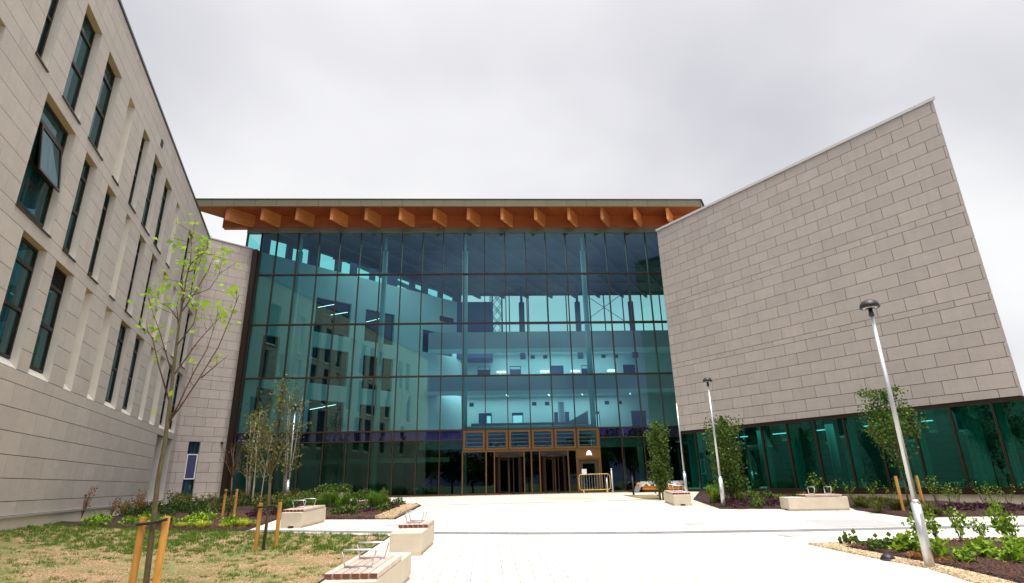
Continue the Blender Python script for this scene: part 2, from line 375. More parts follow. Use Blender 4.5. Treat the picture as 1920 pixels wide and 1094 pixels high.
# ------------------------------------------------------------------ ground
import bmesh
def sheet(name, poly, dz, m, kind='structure', cell=None, amp=0, skirt=0, bank=False):
    bm = bmesh.new(); vs = [bm.verts.new((x,y,0)) for x,y in poly]; bm.faces.new(vs)
    bmesh.ops.triangulate(bm, faces=bm.faces[:])
    cuts = [0, 34.4]
    for yc in cuts:
        bmesh.ops.bisect_plane(bm, geom=bm.verts[:]+bm.edges[:]+bm.faces[:], plane_co=(0,yc,0), plane_no=(0,1,0))
    if cell:
        xs = [p[0] for p in poly]; ys = [p[1] for p in poly]
        x = min(xs)+cell
        while x < max(xs):
            bmesh.ops.bisect_plane(bm, geom=bm.verts[:]+bm.edges[:]+bm.faces[:], plane_co=(x,0,0), plane_no=(1,0,0)); x += cell
        y = min(ys)+cell
        while y < max(ys):
            bmesh.ops.bisect_plane(bm, geom=bm.verts[:]+bm.edges[:]+bm.faces[:], plane_co=(0,y,0), plane_no=(0,1,0)); y += cell
    edge = set()
    for e in bm.edges:
        if len(e.link_faces) == 1: edge.add(e.verts[0]); edge.add(e.verts[1])
    for v in bm.verts:
        v.co.z = (gl(v.co.x,v.co.y) if bank else g(v.co.y))+dz
        if amp and v not in edge: v.co.z += amp*(.5+random.random())
    bmesh.ops.recalc_face_normals(bm, faces=bm.faces[:])
    if bm.faces and sum(f.normal.z for f in bm.faces) < 0: bmesh.ops.reverse_faces(bm, faces=bm.faces[:])
    if skirt:
        be = [e for e in bm.edges if len(e.link_faces) == 1]
        r = bmesh.ops.extrude_edge_only(bm, edges=be)
        for v in r['geom']:
            if isinstance(v, bmesh.types.BMVert): v.co.z -= skirt
    me = bpy.data.meshes.new(name); bm.to_mesh(me); bm.free(); me.materials.append(m)
    if amp: me.polygons.foreach_set('use_smooth', [True]*len(me.polygons))
    o = bpy.data.objects.new(name, me); C.objects.link(o); o['kind'] = kind; return o
mat('far_ground', (.10,.13,.05), .95, namp=.4, nscale=.3)
sheet('ground', [(-600,-600),(600,-600),(600,900),(-600,900)], -.05, M['far_ground'])
sheet('paved_plaza', [(-24,-3),(30,-3),(30,44),(-24,44)], 0, M['plaza'])
sheet('driveway', [(-60,-44),(60,-44),(60,-30),(-60,-30)], -.02, mat('asphalt', (.05,.05,.052), .9))
def strip(name, pts, wd, dz, m):
    vs = []
    poly = [(x,y) for x,y in pts]+[(x,y-wd) for x,y in reversed(pts)]
    return sheet(name, poly, dz, m)
band1 = [(-9.0,20.42),(-2.6,18.75),(0.35,18.12),(4.1,17.66),(8.0,17.48),(11.4,17.45),(20,17.4)]
for i in range(len(band1)-1): pass
def band(name, pts, wd, dz, m):
    mb = MB()
    for (x0,y0),(x1,y1) in zip(pts, pts[1:]):
        n = max(1, int(math.hypot(x1-x0, y1-y0)/.6))
        for k in range(n):
            a, b = k/n, (k+1)/n; mb.tone = random.random()
            xa, ya, xb, yb = x0+(x1-x0)*a, y0+(y1-y0)*a, x0+(x1-x0)*b-.006, y0+(y1-y0)*b
            for r in (0, 1):
                w0 = wd*r/2; w1 = wd*(r+1)/2-.006
                mb.quad((xa,ya-w1,g(ya-w1)+dz),(xb,yb-w1,g(yb-w1)+dz),(xb,yb-w0,g(yb-w0)+dz),(xa,ya-w0,g(ya-w0)+dz))
    o = mb.build(name, m); o['kind'] = 'structure'; return o
mat('band_grey', (.20,.20,.225), .75, namp=.15, nscale=5, tone=.3)
band('paving_band', band1, .5, .005, M['band_grey'])
band('paving_band', [(-4.5,29.1),(3.2,29.25),(7.0,29.8)], .22, .005, M['band_grey'])
sheet('paving_panel', [(9.25,19.77),(11.33,19.52),(11.66,17.60),(9.12,17.66)], .005, M['paver_midgrey'])
sheet('paving_panel', [(1.22,33.21),(3.77,32.4),(4.01,29.99),(1.4,30.78)], .005, M['paver_tan'])
sheet('paving_panel', [(-8.0,37.4),(8,37.9),(8.2,36.4),(-8,36.0)], .005, M['paver_tan'])
LAWN = [(-3.62,3),(-3.72,17.81),(-8.89,19.79),(-15.2,19.6),(-13.4,14.8),(-11,8),(-10,3)]
sheet('lawn', LAWN, .02, M['lawn'], cell=.5, amp=.015, skirt=.3, bank=True)
BED1 = [(-8.89,19.83),(-9.3,23.58),(-4.54,22.7),(-4.54,28.76),(-7.2,31.5),(-13,34.6),(-17.9,36.6),(-20.0,34.8),(-15.3,21.2),(-15.2,19.64)]
sheet('planting_bed', BED1, .03, M['mulch'], cell=.6, amp=.05, skirt=.3, bank=True)
sheet('gravel_margin', [(-5.35,22.86),(-4.6,22.72),(-4.6,28.6),(-5.3,28.9)], .10, M['gravel'], skirt=.08)
R1 = [(8.43,28.82),(8.01,23.95),(10.2,23.42),(12.3,23.2),(14.6,28.6),(10.4,34.2)]
sheet('planting_bed', R1, .03, M['mulch'], cell=.6, amp=.05, skirt=.06)
R2 = [(12.45,22.3),(12.62,19.62),(16.18,19.52),(21.0,19.3),(19.6,21.5),(14.65,28.55)]
sheet('planting_bed', R2, .03, M['mulch'], cell=.6, amp=.05, skirt=.06)
R3 = [(6.9,14.75),(7.32,12.69),(7.61,11.65),(7.50,10.5),(7.6,7.5),(15,7.5),(15,15.12),(10.73,15.1)]
sheet('gravel_margin', R3, .025, M['gravel'], cell=.5, amp=.01, skirt=.05)
R3m = [(7.45,14.1),(7.75,12.7),(7.95,11.9),(8.05,10.8),(8.0,7.6),(14.9,7.6),(14.9,14.6),(10.4,14.55)]
sheet('planting_bed', R3m, .05, M['mulch'], cell=.4, amp=.03, skirt=.03)
sheet('grass_patch', [(5.82,32.76),(6.3,30.03),(7.14,29.78),(7.73,32.4)], .03, M['lawn'], skirt=.05)

# ------------------------------------------------------------------ panelled stone walls
def panels(mb, s0, s1, rows, openings, yf, out, off=0., gapv=.008, gaph=.014, pw=1.2, th=.03):
    """rows: list of z; panels in plane y=yf, outward direction out (-1/+1 in y). openings: (a,b,za,zb)"""
    for i, (za, zb) in enumerate(zip(rows, rows[1:])):
        segs = [(s0, s1)]
        for (a, b, oa, ob) in openings:
            if min(ob, zb)-max(oa, za) > .02:
                ns = []
                for (p, q) in segs:
                    if b <= p or a >= q: ns.append((p, q)); continue
                    if a-p > .03: ns.append((p, a))
                    if q-b > .03: ns.append((b, q))
                segs = ns
        js = off+(pw/2 if i % 2 else 0)
        for (p, q) in segs:
            cuts = [p]; k = math.ceil((p-js)/pw+.08); x = js+k*pw
            while x < q-.1: 
                if x > p+.1: cuts.append(x)
                x += pw
            cuts.append(q)
            for a, b in zip(cuts, cuts[1:]):
                mb.tone = random.random()
                a2 = a+(gapv/2 if a != s0 else 0); b2 = b-(gapv/2 if b != s1 else 0); z0 = za+gaph/2; z1 = zb-gaph/2
                y = yf; yb = yf-out*th
                v = [(a2,y,z0),(b2,y,z0),(b2,y,z1),(a2,y,z1),(a2,yb,z0),(b2,yb,z0),(b2,yb,z1),(a2,yb,z1)]
                if out < 0: fs = [(0,1,2,3),(0,4,5,1),(1,5,6,2),(2,6,7,3),(3,7,4,0)]
                else: fs = [(3,2,1,0),(1,5,4,0),(2,6,5,1),(3,7,6,2),(0,4,7,3)]
                mb.add(v, fs)
def backing(mb, s0, s1, z0, z1, openings, y):
    zs = sorted(set([z0, z1]+[v for o in openings for v in o[2:4]])); ss = sorted(set([s0, s1]+[v for o in openings for v in o[:2]]))
    for za, zb in zip(zs, zs[1:]):
        for a, b in zip(ss, ss[1:]):
            if any(o[0] <= a+1e-4 and o[1] >= b-1e-4 and o[2] <= za+1e-4 and o[3] >= zb-1e-4 for o in openings): continue
            mb.quad((a,y,za),(b,y,za),(b,y,zb),(a,y,zb))
# ---- left wing: x = along the facade (0 at inner corner, negative towards camera), y = into the building
E0 = (-20.579, 35.315, 0); YL = -.33975
left = thing('stone_office_wing', 'long stone-clad wing on the left with three rows of tall narrow recessed windows', 'building', E0, pi/2-YL)
ROWA, ROWB, ROWC = (10.9,14.35), (7.03,10.48), (3.18,6.62)
Aw = [(-32.2,-30.8,1),(-30.0,-29.0,1),(-27.6,-26.9,0),(-24.8,-24.07,1),(-22.97,-21.6,1),(-20.8,-19.4,1),(-18.25,-17.55,0),(-16.12,-15.15,1),(-14.13,-12.8,1),(-11.94,-10.6,1),(-9.3,-8.6,0),(-5.84,-4.5,1),(-2.9,-1.6,1)]
Bw = [(-33,-31.8,1),(-30.1,-29.2,0),(-27.5,-26.2,1),(-23.73,-21.6,2),(-20.63,-19.6,1),(-18.4,-17.4,1),(-16.0,-15.4,0),(-13.95,-12.95,1),(-11.75,-10.7,1),(-9.35,-8.55,0),(-6.98,-6.2,0),(-5.0,-4.1,1),(-2.67,-1.15,1)]
Cw = [(-31.6,-30.4,1),(-28.4,-27.7,0),(-26.4,-25.2,1),(-23.03,-21.5,1),(-20.8,-19.35,3),(-18.2,-17.5,0),(-16.0,-15.2,0),(-14.05,-12.6,1),(-11.75,-10.35,1),(-9.07,-8.3,0),(-7.0,-5.95,0),(-4.9,-3.5,1),(-2.7,-.95,1)]
Gw = [(-4.88,-3.34,1),(-2.54,-1.13,1)]
ops = [(a,b,*ROWA) for a,b,_ in Aw]+[(a,b,*ROWB) for a,b,_ in Bw]+[(a,b,*ROWC) for a,b,_ in Cw]+[(a,b,-.54,2.82) for a,b,_ in Gw]
def rows6(a, b, n=6): return [a+(b-a)*k/n for k in range(n)]
RL = [-.58,-.2,.4,1.0,1.6,2.2,2.82]+rows6(3.18,6.62)+[6.62]+rows6(7.03,10.48)+[10.48]+rows6(10.9,14.35)+[14.35,14.78,15.36,15.92,16.24]
mb = MB(); panels(mb, -38, 0, RL, ops, 0, -1, off=-.35, gapv=.006, gaph=.018)
wall = mb.build('stone_wall', M['stone_left'], left)
mb = MB(); backing(mb, -38, 0, -.58, 16.24, ops, .028)
mb.box(-38, -.02, 1.4, 14, -2.3, 16.1)
mb.build('wall_backing', M['joint'], left)
RD = .25
jam = MB(); tan = MB()
def recess(mb, tn, a, b, z0, z1, d, sill=.27, y0=.004):
    e = .003
    mb.quad((b-e,y0,z0),(b-e,d,z0),(b-e,d,z1),(b-e,y0,z1))      # far jamb
    mb.quad((a+e,d,z0),(a+e,y0,z0),(a+e,y0,z1),(a+e,d,z1))
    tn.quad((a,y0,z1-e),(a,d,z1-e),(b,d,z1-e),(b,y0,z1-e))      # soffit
    mb.quad((a,y0,z0+e),(b,y0,z0+e),(b,d,z0+sill),(a,d,z0+sill))
for rowz, L_ in ((ROWA,Aw),(ROWB,Bw),(ROWC,Cw)):
    for a,b,k in L_:
        jam = MB(); tan = MB(); recess(jam, tan, a, b, rowz[0], rowz[1], RD)
        if not k: jam.quad((a,RD,rowz[0]),(b,RD,rowz[0]),(b,RD,rowz[1]),(a,RD,rowz[1]))
        jo = jam.build('window_reveal' if k else 'blind_recess', M['reveal'], left); tan.build('head_lining', M['reveal_tan'], jo)
for a,b,k in Gw:
    jam = MB(); tan = MB(); recess(jam, tan, a, b, -.54, 2.82, .6, .02)
    jo = jam.build('window_reveal', M['reveal'], left); tan.build('head_lining', M['reveal_tan'], jo)
for rowz, L_ in ((ROWA,Aw),(ROWB,Bw)):
    for a,b,k in L_: sl_ = MB(); sl_.box(a-.02,b+.02,-.045,.0,rowz[0]-.03,rowz[0]+.012); sl_.build('sill', M['bronze'], left)
def frame_rect(mb, x0, x1, z0, z1, y0, y1, t):
    mb.box(x0,x0+t,y0,y1,z0,z1); mb.box(x1-t,x1,y0,y1,z0,z1)
    mb.box(x0+t,x1-t,y0+.001,y1,z0,z0+t); mb.box(x0+t,x1-t,y0+.001,y1,z1-t,z1)
def window(a, b, z0, z1, d, kind, parent):
    w_ = MB(); t = .07; y0, y1 = d-.05, d+.03
    zA, zB = z1-.62, z0+(z1-z0)*.42
    frame_rect(w_, a, b, z0, z1, y0, y1, t)
    w_.box(a+t,b-t,y0+.002,y1,zA-.05,zA+.05); w_.box(a+t,b-t,y0+.002,y1,zB-.05,zB+.05)
    fr = w_.build('window', M['bronze_dark'], parent)
    p = MB(); zs = [z0+t,zB-.05,zB+.05,zA-.05,zA+.05,z1-t]
    for q in (0,2,4):
        if kind == 3 and q == 4: continue
        p.quad((a+t,d,zs[q]),(b-t,d,zs[q]),(b-t,d,zs[q+1]),(a+t,d,zs[q+1]))
    p.build('pane', M['window_pane'], fr)
    if kind == 3:
        lv = MB(); z = zA+.07
        while z < z1-t-.02: lv.hexa([(a+t,y0+.02,z-.02),(b-t,y0+.02,z-.02),(b-t,d+.02,z+.01),(a+t,d+.02,z+.01),(a+t,y0+.02,z-.005),(b-t,y0+.02,z-.005),(b-t,d+.02,z+.025),(a+t,d+.02,z+.025)]); z += .055
        lv.build('louvre', M['bronze_dark'], fr)
    if kind == 2:   # the open top-hung sash
        zt, zb2, out = 9.82, 8.42, .21
        s_ = MB(); x0, x1 = -23.12, -21.7
        def P(x, u, v): return (x, d-.05-u*out+v*.05, zt-(zt-zb2)*u)
        def bar(xa, xb, u0, u1):
            s_.hexa([P(xa,u1,0),P(xb,u1,0),P(xb,u1,1),P(xa,u1,1),P(xa,u0,0),P(xb,u0,0),P(xb,u0,1),P(xa,u0,1)])
        bar(x0,x0+.07,0,1); bar(x1-.07,x1,0,1); bar(x0+.07,x1-.07,0,.05); bar(x0+.07,x1-.07,.95,1)
        so_ = s_.build('open_sash', M['bronze_dark'], fr)
        gq = MB(); gq.quad(P(x0+.06,.95,.5),P(x1-.06,.95,.5),P(x1-.06,.05,.5),P(x0+.06,.05,.5))
        gq.build('sash_pane', M['window_pane'], fr)
    return fr
for rowz, L_ in ((ROWA,Aw),(ROWB,Bw),(ROWC,Cw)):
    for a,b,k in L_:
        if k: window(a+.004, b-.004, rowz[0]+.27, rowz[1]-.004, RD, k, left)
for a,b,k in Gw: window(a+.004, b-.004, -.5, 2.81, .5, 1, left)
mb = MB(); mb.box(-38.1,.0,-.05,.6,16.24,16.34); mb.build('roof_coping', M['dark_coping'], left)
mb = MB(); mb.box(-38.1,-.0,-.05,.02,-.63,-.585); mb.build('base_trim', M['alu'], left)
mb = MB(); mb.box(-38,-.01,.03,.5,-2.3,-.63); mb.build('plinth', M['plinth'], left)
mb = MB(); frame_rect(mb, -13.75,-13.45,15.02,15.36,-.03,0,.03)
for k in range(5): mb.box(-13.72,-13.48,-.02,0,15.06+k*.06,15.085+k*.06)
mb.box(-13.72,-13.48,-.006,0,15.03,15.35)
mb.build('wall_vent', M['bronze_dark'], left)
# ---- end wall, 45 degrees (continues inside the hall as the atrium side wall)
P0 = (-18.339, 37.556, 0)
endw = thing('stone_corner_wall', 'short stone wall joining the left wing to the glass front', 'building', P0, radians(45))
eo = [(-2.45,-1.8,-.52,2.82)]
RE = [-.58,-.2,.4,1.0,1.6,2.2,2.82,3.15]+rows6(3.15,6.67)[1:]+[6.67,6.96]+rows6(6.96,10.62)[1:]+[10.62,10.92]+rows6(10.92,16.24,9)[1:]+[16.24]
mb = MB(); panels(mb, -3.165, -.08, RE, eo, 0, -1, off=-.5, gapv=.016, gaph=.018)
mb.build('stone_wall', M['stone_left'], endw)
mb = MB(); backing(mb, -3.165, -.05, -.58, 16.24, eo, .028); mb.box(-3.1,-.05,.6,1.2,-.7,16.1); mb.box(-.35,.3,.04,.5,-.7,16.1); mb.build('wall_backing', M['joint'], endw)
mb = MB(); mb.box(-3.2,-.24,-.05,.6,16.245,16.32); mb.build('roof_coping', M['coping'], endw)
mb = MB(); mb.box(-3.165,-.28,-.05,.02,-.63,-.585); mb.build('base_trim', M['alu'], endw)
mb = MB(); mb.box(-3.165,-.28,.03,.5,-1.0,-.63); mb.build('plinth', M['plinth'], endw)
j2 = MB(); t2 = MB(); recess(j2, t2, -2.45, -1.8, -.52, 2.82, .22, .02); j2.build('window_reveal', M['reveal'], endw)
wf = MB(); frame_rect(wf, -2.446,-1.804,-.5,2.81,.12,.2,.03); wf = wf.build('window', M['bronze_dark'], endw)
mb = MB(); mb.quad((-2.41,.16,-.46),(-1.83,.16,-.46),(-1.83,.16,2.78),(-2.41,.16,2.78)); mb.build('pane', M['window_pane'], wf)
mb = MB(); frame_rect(mb, -2.43,-1.82,.6,2.08,.05,.11,.06); wp = mb.build('white_panel_frame', M['white_paint'], wf)
mb = MB(); mb.box(-2.37,-1.88,.08,.1,.67,2.0); mb.build('film', M['door_blue'], wf)
mb = MB(); mb.lathe((-.55,-.09,2.78), [(0,-.09),(.06,-.07),(.085,0),(.085,.05),(0,.06)], 12); mb.box(-.6,-.5,-.08,0,2.83,2.87)
tag(mb.build('security_camera', M['black_plastic'], None, True), 'small black dome security camera fixed to the stone corner wall', 'camera')
bpy.data.objects['security_camera'].location = P0; bpy.data.objects['security_camera'].rotation_euler = (0,0,radians(45))
# ---- right wing: x = along the wall (0 at far corner, negative towards camera); outward is +y
CR = (10.11, 35.818, 0); YR = -.59934; LR = -16.72
right = thing('stone_auditorium_wing', 'windowless stone-clad wing on the right above a dark green glazed ribbon', 'building', CR, pi/2-YR)
RR = [2.77,3.11]+rows6(3.11,6.67)[1:]+[6.67,6.96]+rows6(6.96,10.61)[1:]+[10.61,10.94]+rows6(10.94,16.25,9)[1:]+[16.25]
# joints in the photograph: top course has a joint 0.11 from the near end
mb = MB(); panels(mb, LR, 0, RR, [], 0, 1, off=LR+.12+(0 if (len(RR)-2) % 2 == 0 else .6), gapv=.020, gaph=.022)
mb.build('stone_wall', M['stone'], right)
def skp(s, y):       # the wing widens away from the camera behind its acute near corner
    return (s+(-y)*1.35*(s/LR), y)
mb = MB(); mb.prism([skp(LR+.01,-.03),skp(-.01,-.03),skp(-.01,-14)][::1]+[skp(LR+.01,-14)], 2.75, 16.25); mb.build('wall_backing', M['joint'], right)
mb = MB(); mb.prism([skp(LR-.07,.06),skp(LR-.07,-14.1),(.06,-14.1),(.06,.06)], 16.252, 16.40); mb.build('roof_coping', M['coping'], right)
# return faces of the box in the same stone
def yz_panels(mb, x, out, y0, y1, rows):
    for i,(za,zb) in enumerate(zip(rows, rows[1:])):
        y = y0+(.6 if i%2 else 0)
        ys = [y0]+[y0+(.6 if i%2 else 1.2)+1.2*k for k in range(20) if y0+(.6 if i%2 else 1.2)+1.2*k < y1-.1]+[y1]
        for a,b in zip(ys, ys[1:]):
            mb.tone = random.random(); v = [(x,a+.004,za+.006),(x,b-.004,za+.006),(x,b-.004,zb-.006),(x,a+.004,zb-.006)]
            mb.add(v, [(0,1,2,3)])
mb = MB(); yz_panels(mb, 0, 0, -14, 0, RR); mb.v = [(LR-.02+1.35*(-y),y,z) for x,y,z in mb.v]; mb.build('near_end_wall', M['stone'], right)
mb = MB(); yz_panels(mb, .01, 1, -14, 0, RR); mb.build('far_end_wall', M['stone'], right)
# ribbon glazing
rib = MB(); ms = [-.02]+[-1.1-1.455*i for i in range(11)]+[LR+.03]
for s_ in ms: rib.box(s_-.035,s_+.035,-.17,-.01,-.56,2.60)
rib.box(LR,0,-.19,-.03,2.60,2.765); rib.box(LR,0,-.19,.02,-.70,-.56); rib.box(LR,0,-.19,.05,-.82,-.705)
rb = rib.build('ribbon_window', M['bronze_dark'], right)
for a,b in zip(ms[1:], ms):
    q1, q2 = random.gauss(0,.012), random.gauss(0,.012)
    p = MB(); p.quad((a+.035,-.08+q1,-.56),(b-.035,-.08-q1,-.56),(b-.035,-.08+q2,2.6),(a+.035,-.08-q2,2.6)); p.build('pane', M['ribbon_glass'], rb)
mb = MB(); mb.prism([(LR,-.1),skp(LR,-14),(0,-14),(0,-.1)][::-1], -2.0, -.83); mb.build('plinth', M['plinth'], right)
mat('room_teal', (.035,.06,.06), .8, namp=.3, nscale=.6)
mat('curtain', (.42,.58,.52), .8, namp=.2, nscale=1)
mb = MB(); mb.quad((LR+5.9,-4.5,-.7),(0,-4.5,-.7),(0,-4.5,2.75),(LR+5.9,-4.5,2.75)); mb.quad((LR+.05,-.2,-.7),(LR+5.9,-4.5,-.7),(LR+5.9,-4.5,2.75),(LR+.05,-.2,2.75)); mb.prism([(LR+.2,-.2),(LR+.2+5.8,-4.5),(0,-4.5),(0,-.2)][::-1],-.825,-.72); mb.build('room_wall', M['room_teal'], right)
mb = MB(); x = LR+.2
cur = MB()
for a, b in ((-15.9,-15.5),(-15.0,-14.4),(-12.9,-12.2),(-10.1,-9.4),(-7.3,-6.8),(-5.6,-5.1),(-2.6,-1.7),(-1.2,-.2)):
    x = a; k = 0
    while x < b: cur.quad((x,-.5-.08*(k%2),-.6),(x+.11,-.5-.08*((k+1)%2),-.6),(x+.11,-.5-.08*((k+1)%2),2.6),(x,-.5-.08*(k%2),2.6)); x += .11; k += 1
cur.build('curtain', M['curtain'], right)
mb = MB()
for s_ in (-12,-8,-4): mb = MB(); mb.tube([(s_,-2.2,-.72),(s_,-2.2,2.7)], .2, 12); mb.build('column', M['curtain'], right, True)
mb = MB()
for s_ in (-12.2,-10,-7.5,-5,-2.5): mb = MB(); mb.box(s_-.4,s_+.4,-2.6,-2.45,2.3,2.34); mb.build('ceiling_light', M['ribbon_light'], right)

# ------------------------------------------------------------------ glass hall: local x = along front, y = into the hall
F0 = (-3.4539, 38.2807, 0); YW = .048666
hall = thing('glass_entrance_hall', 'tall glass-fronted entrance hall with oversailing timber-lined roof', 'building', F0, YW)
T = [17.583,14.329,10.657,6.946,3.35,2.72,-.653]
K = [k*1.5 for k in range(-9, 12)]          # mullion lines
mul = [-14.62]+K
for i,x in enumerate(mul):
    mb = MB(); x0 = .029
    mb.box(x-x0,x+x0,-.11,.13,-.70,17.56)
    mb.box(x-.012,x+.012,-.135,-.11,-.70,17.56)
    mb.build('mullion', M['bronze'] , hall)
mb = MB(); mb.box(-15.68,-15.61,-.11,.13,16.2,17.56); mb.build('mullion', M['bronze'], hall)
for z in T[1:6]:
    mb = MB(); x0 = -14.6; h = .05 if z != 2.72 else .035
    mb.box(x0,16.5,-.085,.12,z-h,z+h); mb.box(x0,16.5,-.10,-.085,z-.02,z+.02); mb.build('transom', M['bronze'], hall)
mb = MB(); mb.box(-14.95,16.5,-.14,.2,-.78,-.61); mb.build('base_rail', M['bronze'], hall)
mb = MB(); xs = [-15.7]+mul+[16.5]
for a,b in zip(xs, xs[1:]): mb.tone = random.random(); mb.box(a+.006,b-.006,-.13,.2,17.57,17.985)
mb.build('head_panel', M['fascia'], hall)
mb = MB(); mb.box(-14.98,-14.65,-.42,.12,-.75,16.15); mb.build('corner_jamb', M['bronze_dark'], hall)
for r,(zt,zb,mt) in enumerate(((17.57,14.38,'curtain_glass'),(14.28,10.71,'curtain_glass'),(10.61,7.0,'curtain_glass'),(6.9,3.4,'curtain_glass'),(3.30,2.755,'spandrel_pane'),(2.685,-.61,'ground_glass'))):
    for a,b in zip(mul, mul[1:]):
        if r >= 4 and a >= -.01 and b <= 9.01: continue
        if a > 14.9: continue
        mb = MB(); tl = [random.gauss(0,.0022) for _ in range(4)]
        mb.quad((a+.03,tl[0],zb-.02),(b-.03,tl[1],zb-.02),(b-.03,tl[2],zt+.02),(a+.03,tl[3],zt+.02))
        mb.build('spandrel_pane' if r == 4 else 'glass_pane', M[mt], hall)
    mb = MB()
    if r == 0: mb.quad((-15.62,0,16.3),(-14.65,0,16.3),(-14.65,0,17.57),(-15.62,0,17.57)); mb.build('glass_pane', M[mt], hall)
mb = MB(); mb.quad((-15.65,0,16.3),(-15.65,3,16.3),(-15.65,3,17.57),(-15.65,0,17.57)); mb.build('return_pane', M['clere_glass'], hall)
# --- entrance screen between mullion lines 0 and 9.0
ef = MB()
zl0, zl1 = 2.06, 3.30
for i in range(6):
    a, b = i*1.5+.045, i*1.5+1.455
    l_ = MB(); frame_rect(l_, a, b, zl0, zl1, -.16, .08, .13); lf = l_.build('louvre_window', M['bronze_bright'], hall)
    p = MB(); p.quad((a+.13,-.02,zl0+.13),(b-.13,-.02,zl0+.13),(b-.13,-.02,zl1-.13),(a+.13,-.02,zl1-.13)); p.build('pane', M['curtain_glass'], lf)
    l2 = MB()
    for q in range(4): z = zl0+.22+q*.25; l2.box(a+.13,b-.13,.03,.05,z-.03,z+.03)
    l2.build('blade', M['alu'], lf)
ef.box(-.03,9.03,-.13,.1,1.92,2.055)
ef.box(-.035,.035,-.15,.12,-.7,1.92); ef.box(8.965,9.035,-.15,.12,-.7,3.3)
for x in (1.54,2.07,4.0,4.47,5.02,6.88,7.44): ef.box(x-.035,x+.035,-.13,.1,-.7,1.92)
ef.build('entrance_frame', M['bronze_bright'], hall)
for a,b in ((.035,1.505),(1.575,2.035),(4.035,4.435),(4.505,4.985),(6.915,7.405)): mb = MB(); mb.quad((a,0,-.6),(b,0,-.6),(b,0,1.92),(a,0,1.92)); mb.build('glass_pane', M['ground_glass'], hall)
def revolving(cx, w_, name):
    d = MB(); r = w_/2; d.box(cx-r+.0,cx+r,-.16,.05,1.60,1.915)
    # drum: curved walls
    for sgn in (-1, 1):
        for k in range(8):
            a0, a1 = radians(-50+k*12.5), radians(-50+(k+1)*12.5)
            p = [(cx+sgn*r*.98*cos(a0), .45+r*.98*sin(a0)), (cx+sgn*r*.98*cos(a1), .45+r*.98*sin(a1))]
            d.quad((*p[0],-.68),(*p[1],-.68),(*p[1],1.6),(*p[0],1.6))
    d.lathe((cx,.45,1.55), [(0,0),(r*.98,0),(r*.98,.12),(0,.12)], 28)
    o = d.build('revolving_door', M['bronze_dark'], hall)
    lf = MB()
    for a in (48, 168, 288):
        c_, s_ = cos(radians(a)), sin(radians(a))
        q = [(cx+c_*.03, .45+s_*.03), (cx+c_*r*.9, .45+s_*r*.9)]
        for (t0,t1,z0,z1) in ((0,.07,-.66,1.53),(.93,1,-.66,1.53),(.07,.93,-.66,-.5),(.07,.93,1.4,1.53)):
            x0_,y0_ = q[0][0]+(q[1][0]-q[0][0])*t0, q[0][1]+(q[1][1]-q[0][1])*t0
            x1_,y1_ = q[0][0]+(q[1][0]-q[0][0])*t1, q[0][1]+(q[1][1]-q[0][1])*t1
            nx, ny = -s_*.025, c_*.025
            lf.hexa([(x0_-nx,y0_-ny,z0),(x1_-nx,y1_-ny,z0),(x1_+nx,y1_+ny,z0),(x0_+nx,y0_+ny,z0),(x0_-nx,y0_-ny,z1),(x1_-nx,y1_-ny,z1),(x1_+nx,y1_+ny,z1),(x0_+nx,y0_+ny,z1)])
    lf.build('door_leaf', M['bronze_dark'], o)
    ps = MB(); ps.box(cx-.045,cx+.045,.4,.5,-.66,1.55); ps.build('centre_post', M['bronze_bright'], o)
    h = MB(); h.lathe((cx,-.2,1.575), [(0,0),(.09,.0),(.09,.03)], 12)
    dl = MB(); dl.box(cx-.10,cx+.06,-.14,-.06,1.565,1.598); dl.build('downlight', M['downlight'], o)
    return o
revolving(3.03, 1.86, 'a'); revolving(5.95, 1.78, 'b')
sd_ = MB(); sd_.box(7.475,8.965,-.13,.08,1.42,1.915)
frame_rect(sd_, 7.48,8.96,-.68,1.42,-.10,.08,.10); sdo = sd_.build('side_door', M['bronze_bright'], hall)
mb = MB(); frame_rect(mb, 7.6,8.84,-.64,1.3,-.06,.0,.22); mb.build('door_leaf', M['bronze'], sdo)
mb = MB(); mb.quad((7.82,-.02,-.42),(8.62,-.02,-.42),(8.62,-.02,1.08),(7.82,-.02,1.08)); mb.build('pane', M['ground_glass'], sdo)
mb = MB(); mb.box(7.72,8.04,-.14,-.118,.38,.74); mb.build('notice', M['white_paint'], sdo)
mb = MB(); mb.lathe((8.25,-.25,1.60), [(0,.30),(.07,.28),(.14,.18),(.19,0)], 16); mb.box(8.22,8.28,-.25,-.13,1.7,1.76)
o = mb.build('wall_lamp', M['white_lamp'], None, True); tag(o, 'white conical lamp fixed above the bronze side door', 'lamp'); o.location = F0; o.rotation_euler = (0,0,YW)

# --- roof
ang = radians(31)
def skew(x, y, a=ang): return (x+y*math.tan(a), y)
ov, bk_ = -1.65, 20
rp = [(-19.5,ov),(17.37,ov),(17.37+.6*(bk_-ov)*0+12, bk_),(-19.5+20.9,bk_)]
rp = [(-19.5,ov),(17.37,ov),(28,16.5),(-1.2,16.5)]
mb = MB(); mb.prism(rp, 19.05, 19.42); roof = mb.build('roof', M['roof_felt'], hall)
fx = [-19.5]+[-19.5+.35+1.48*k for k in range(25) if -19.5+.35+1.48*k < 17.2]+[17.37]
mb = MB()
for a,b in zip(fx, fx[1:]): mb.tone = random.random(); mb.box(a+.008,b-.008,ov-.05,ov-.003,18.90,19.455)
e = Vector((28-17.37,16.5-ov)).normalized(); n_ = Vector((e.y,-e.x))
for k in range(12):
    p = Vector((17.37,ov))+e*(k*1.5+.008); q = Vector((17.37,ov))+e*((k+1)*1.5-.008); mb.tone = random.random()
    mb.prism([(p.x,p.y),(p.x+n_.x*.05,p.y+n_.y*.05),(q.x+n_.x*.05,q.y+n_.y*.05),(q.x,q.y)][::-1], 18.9, 19.455)
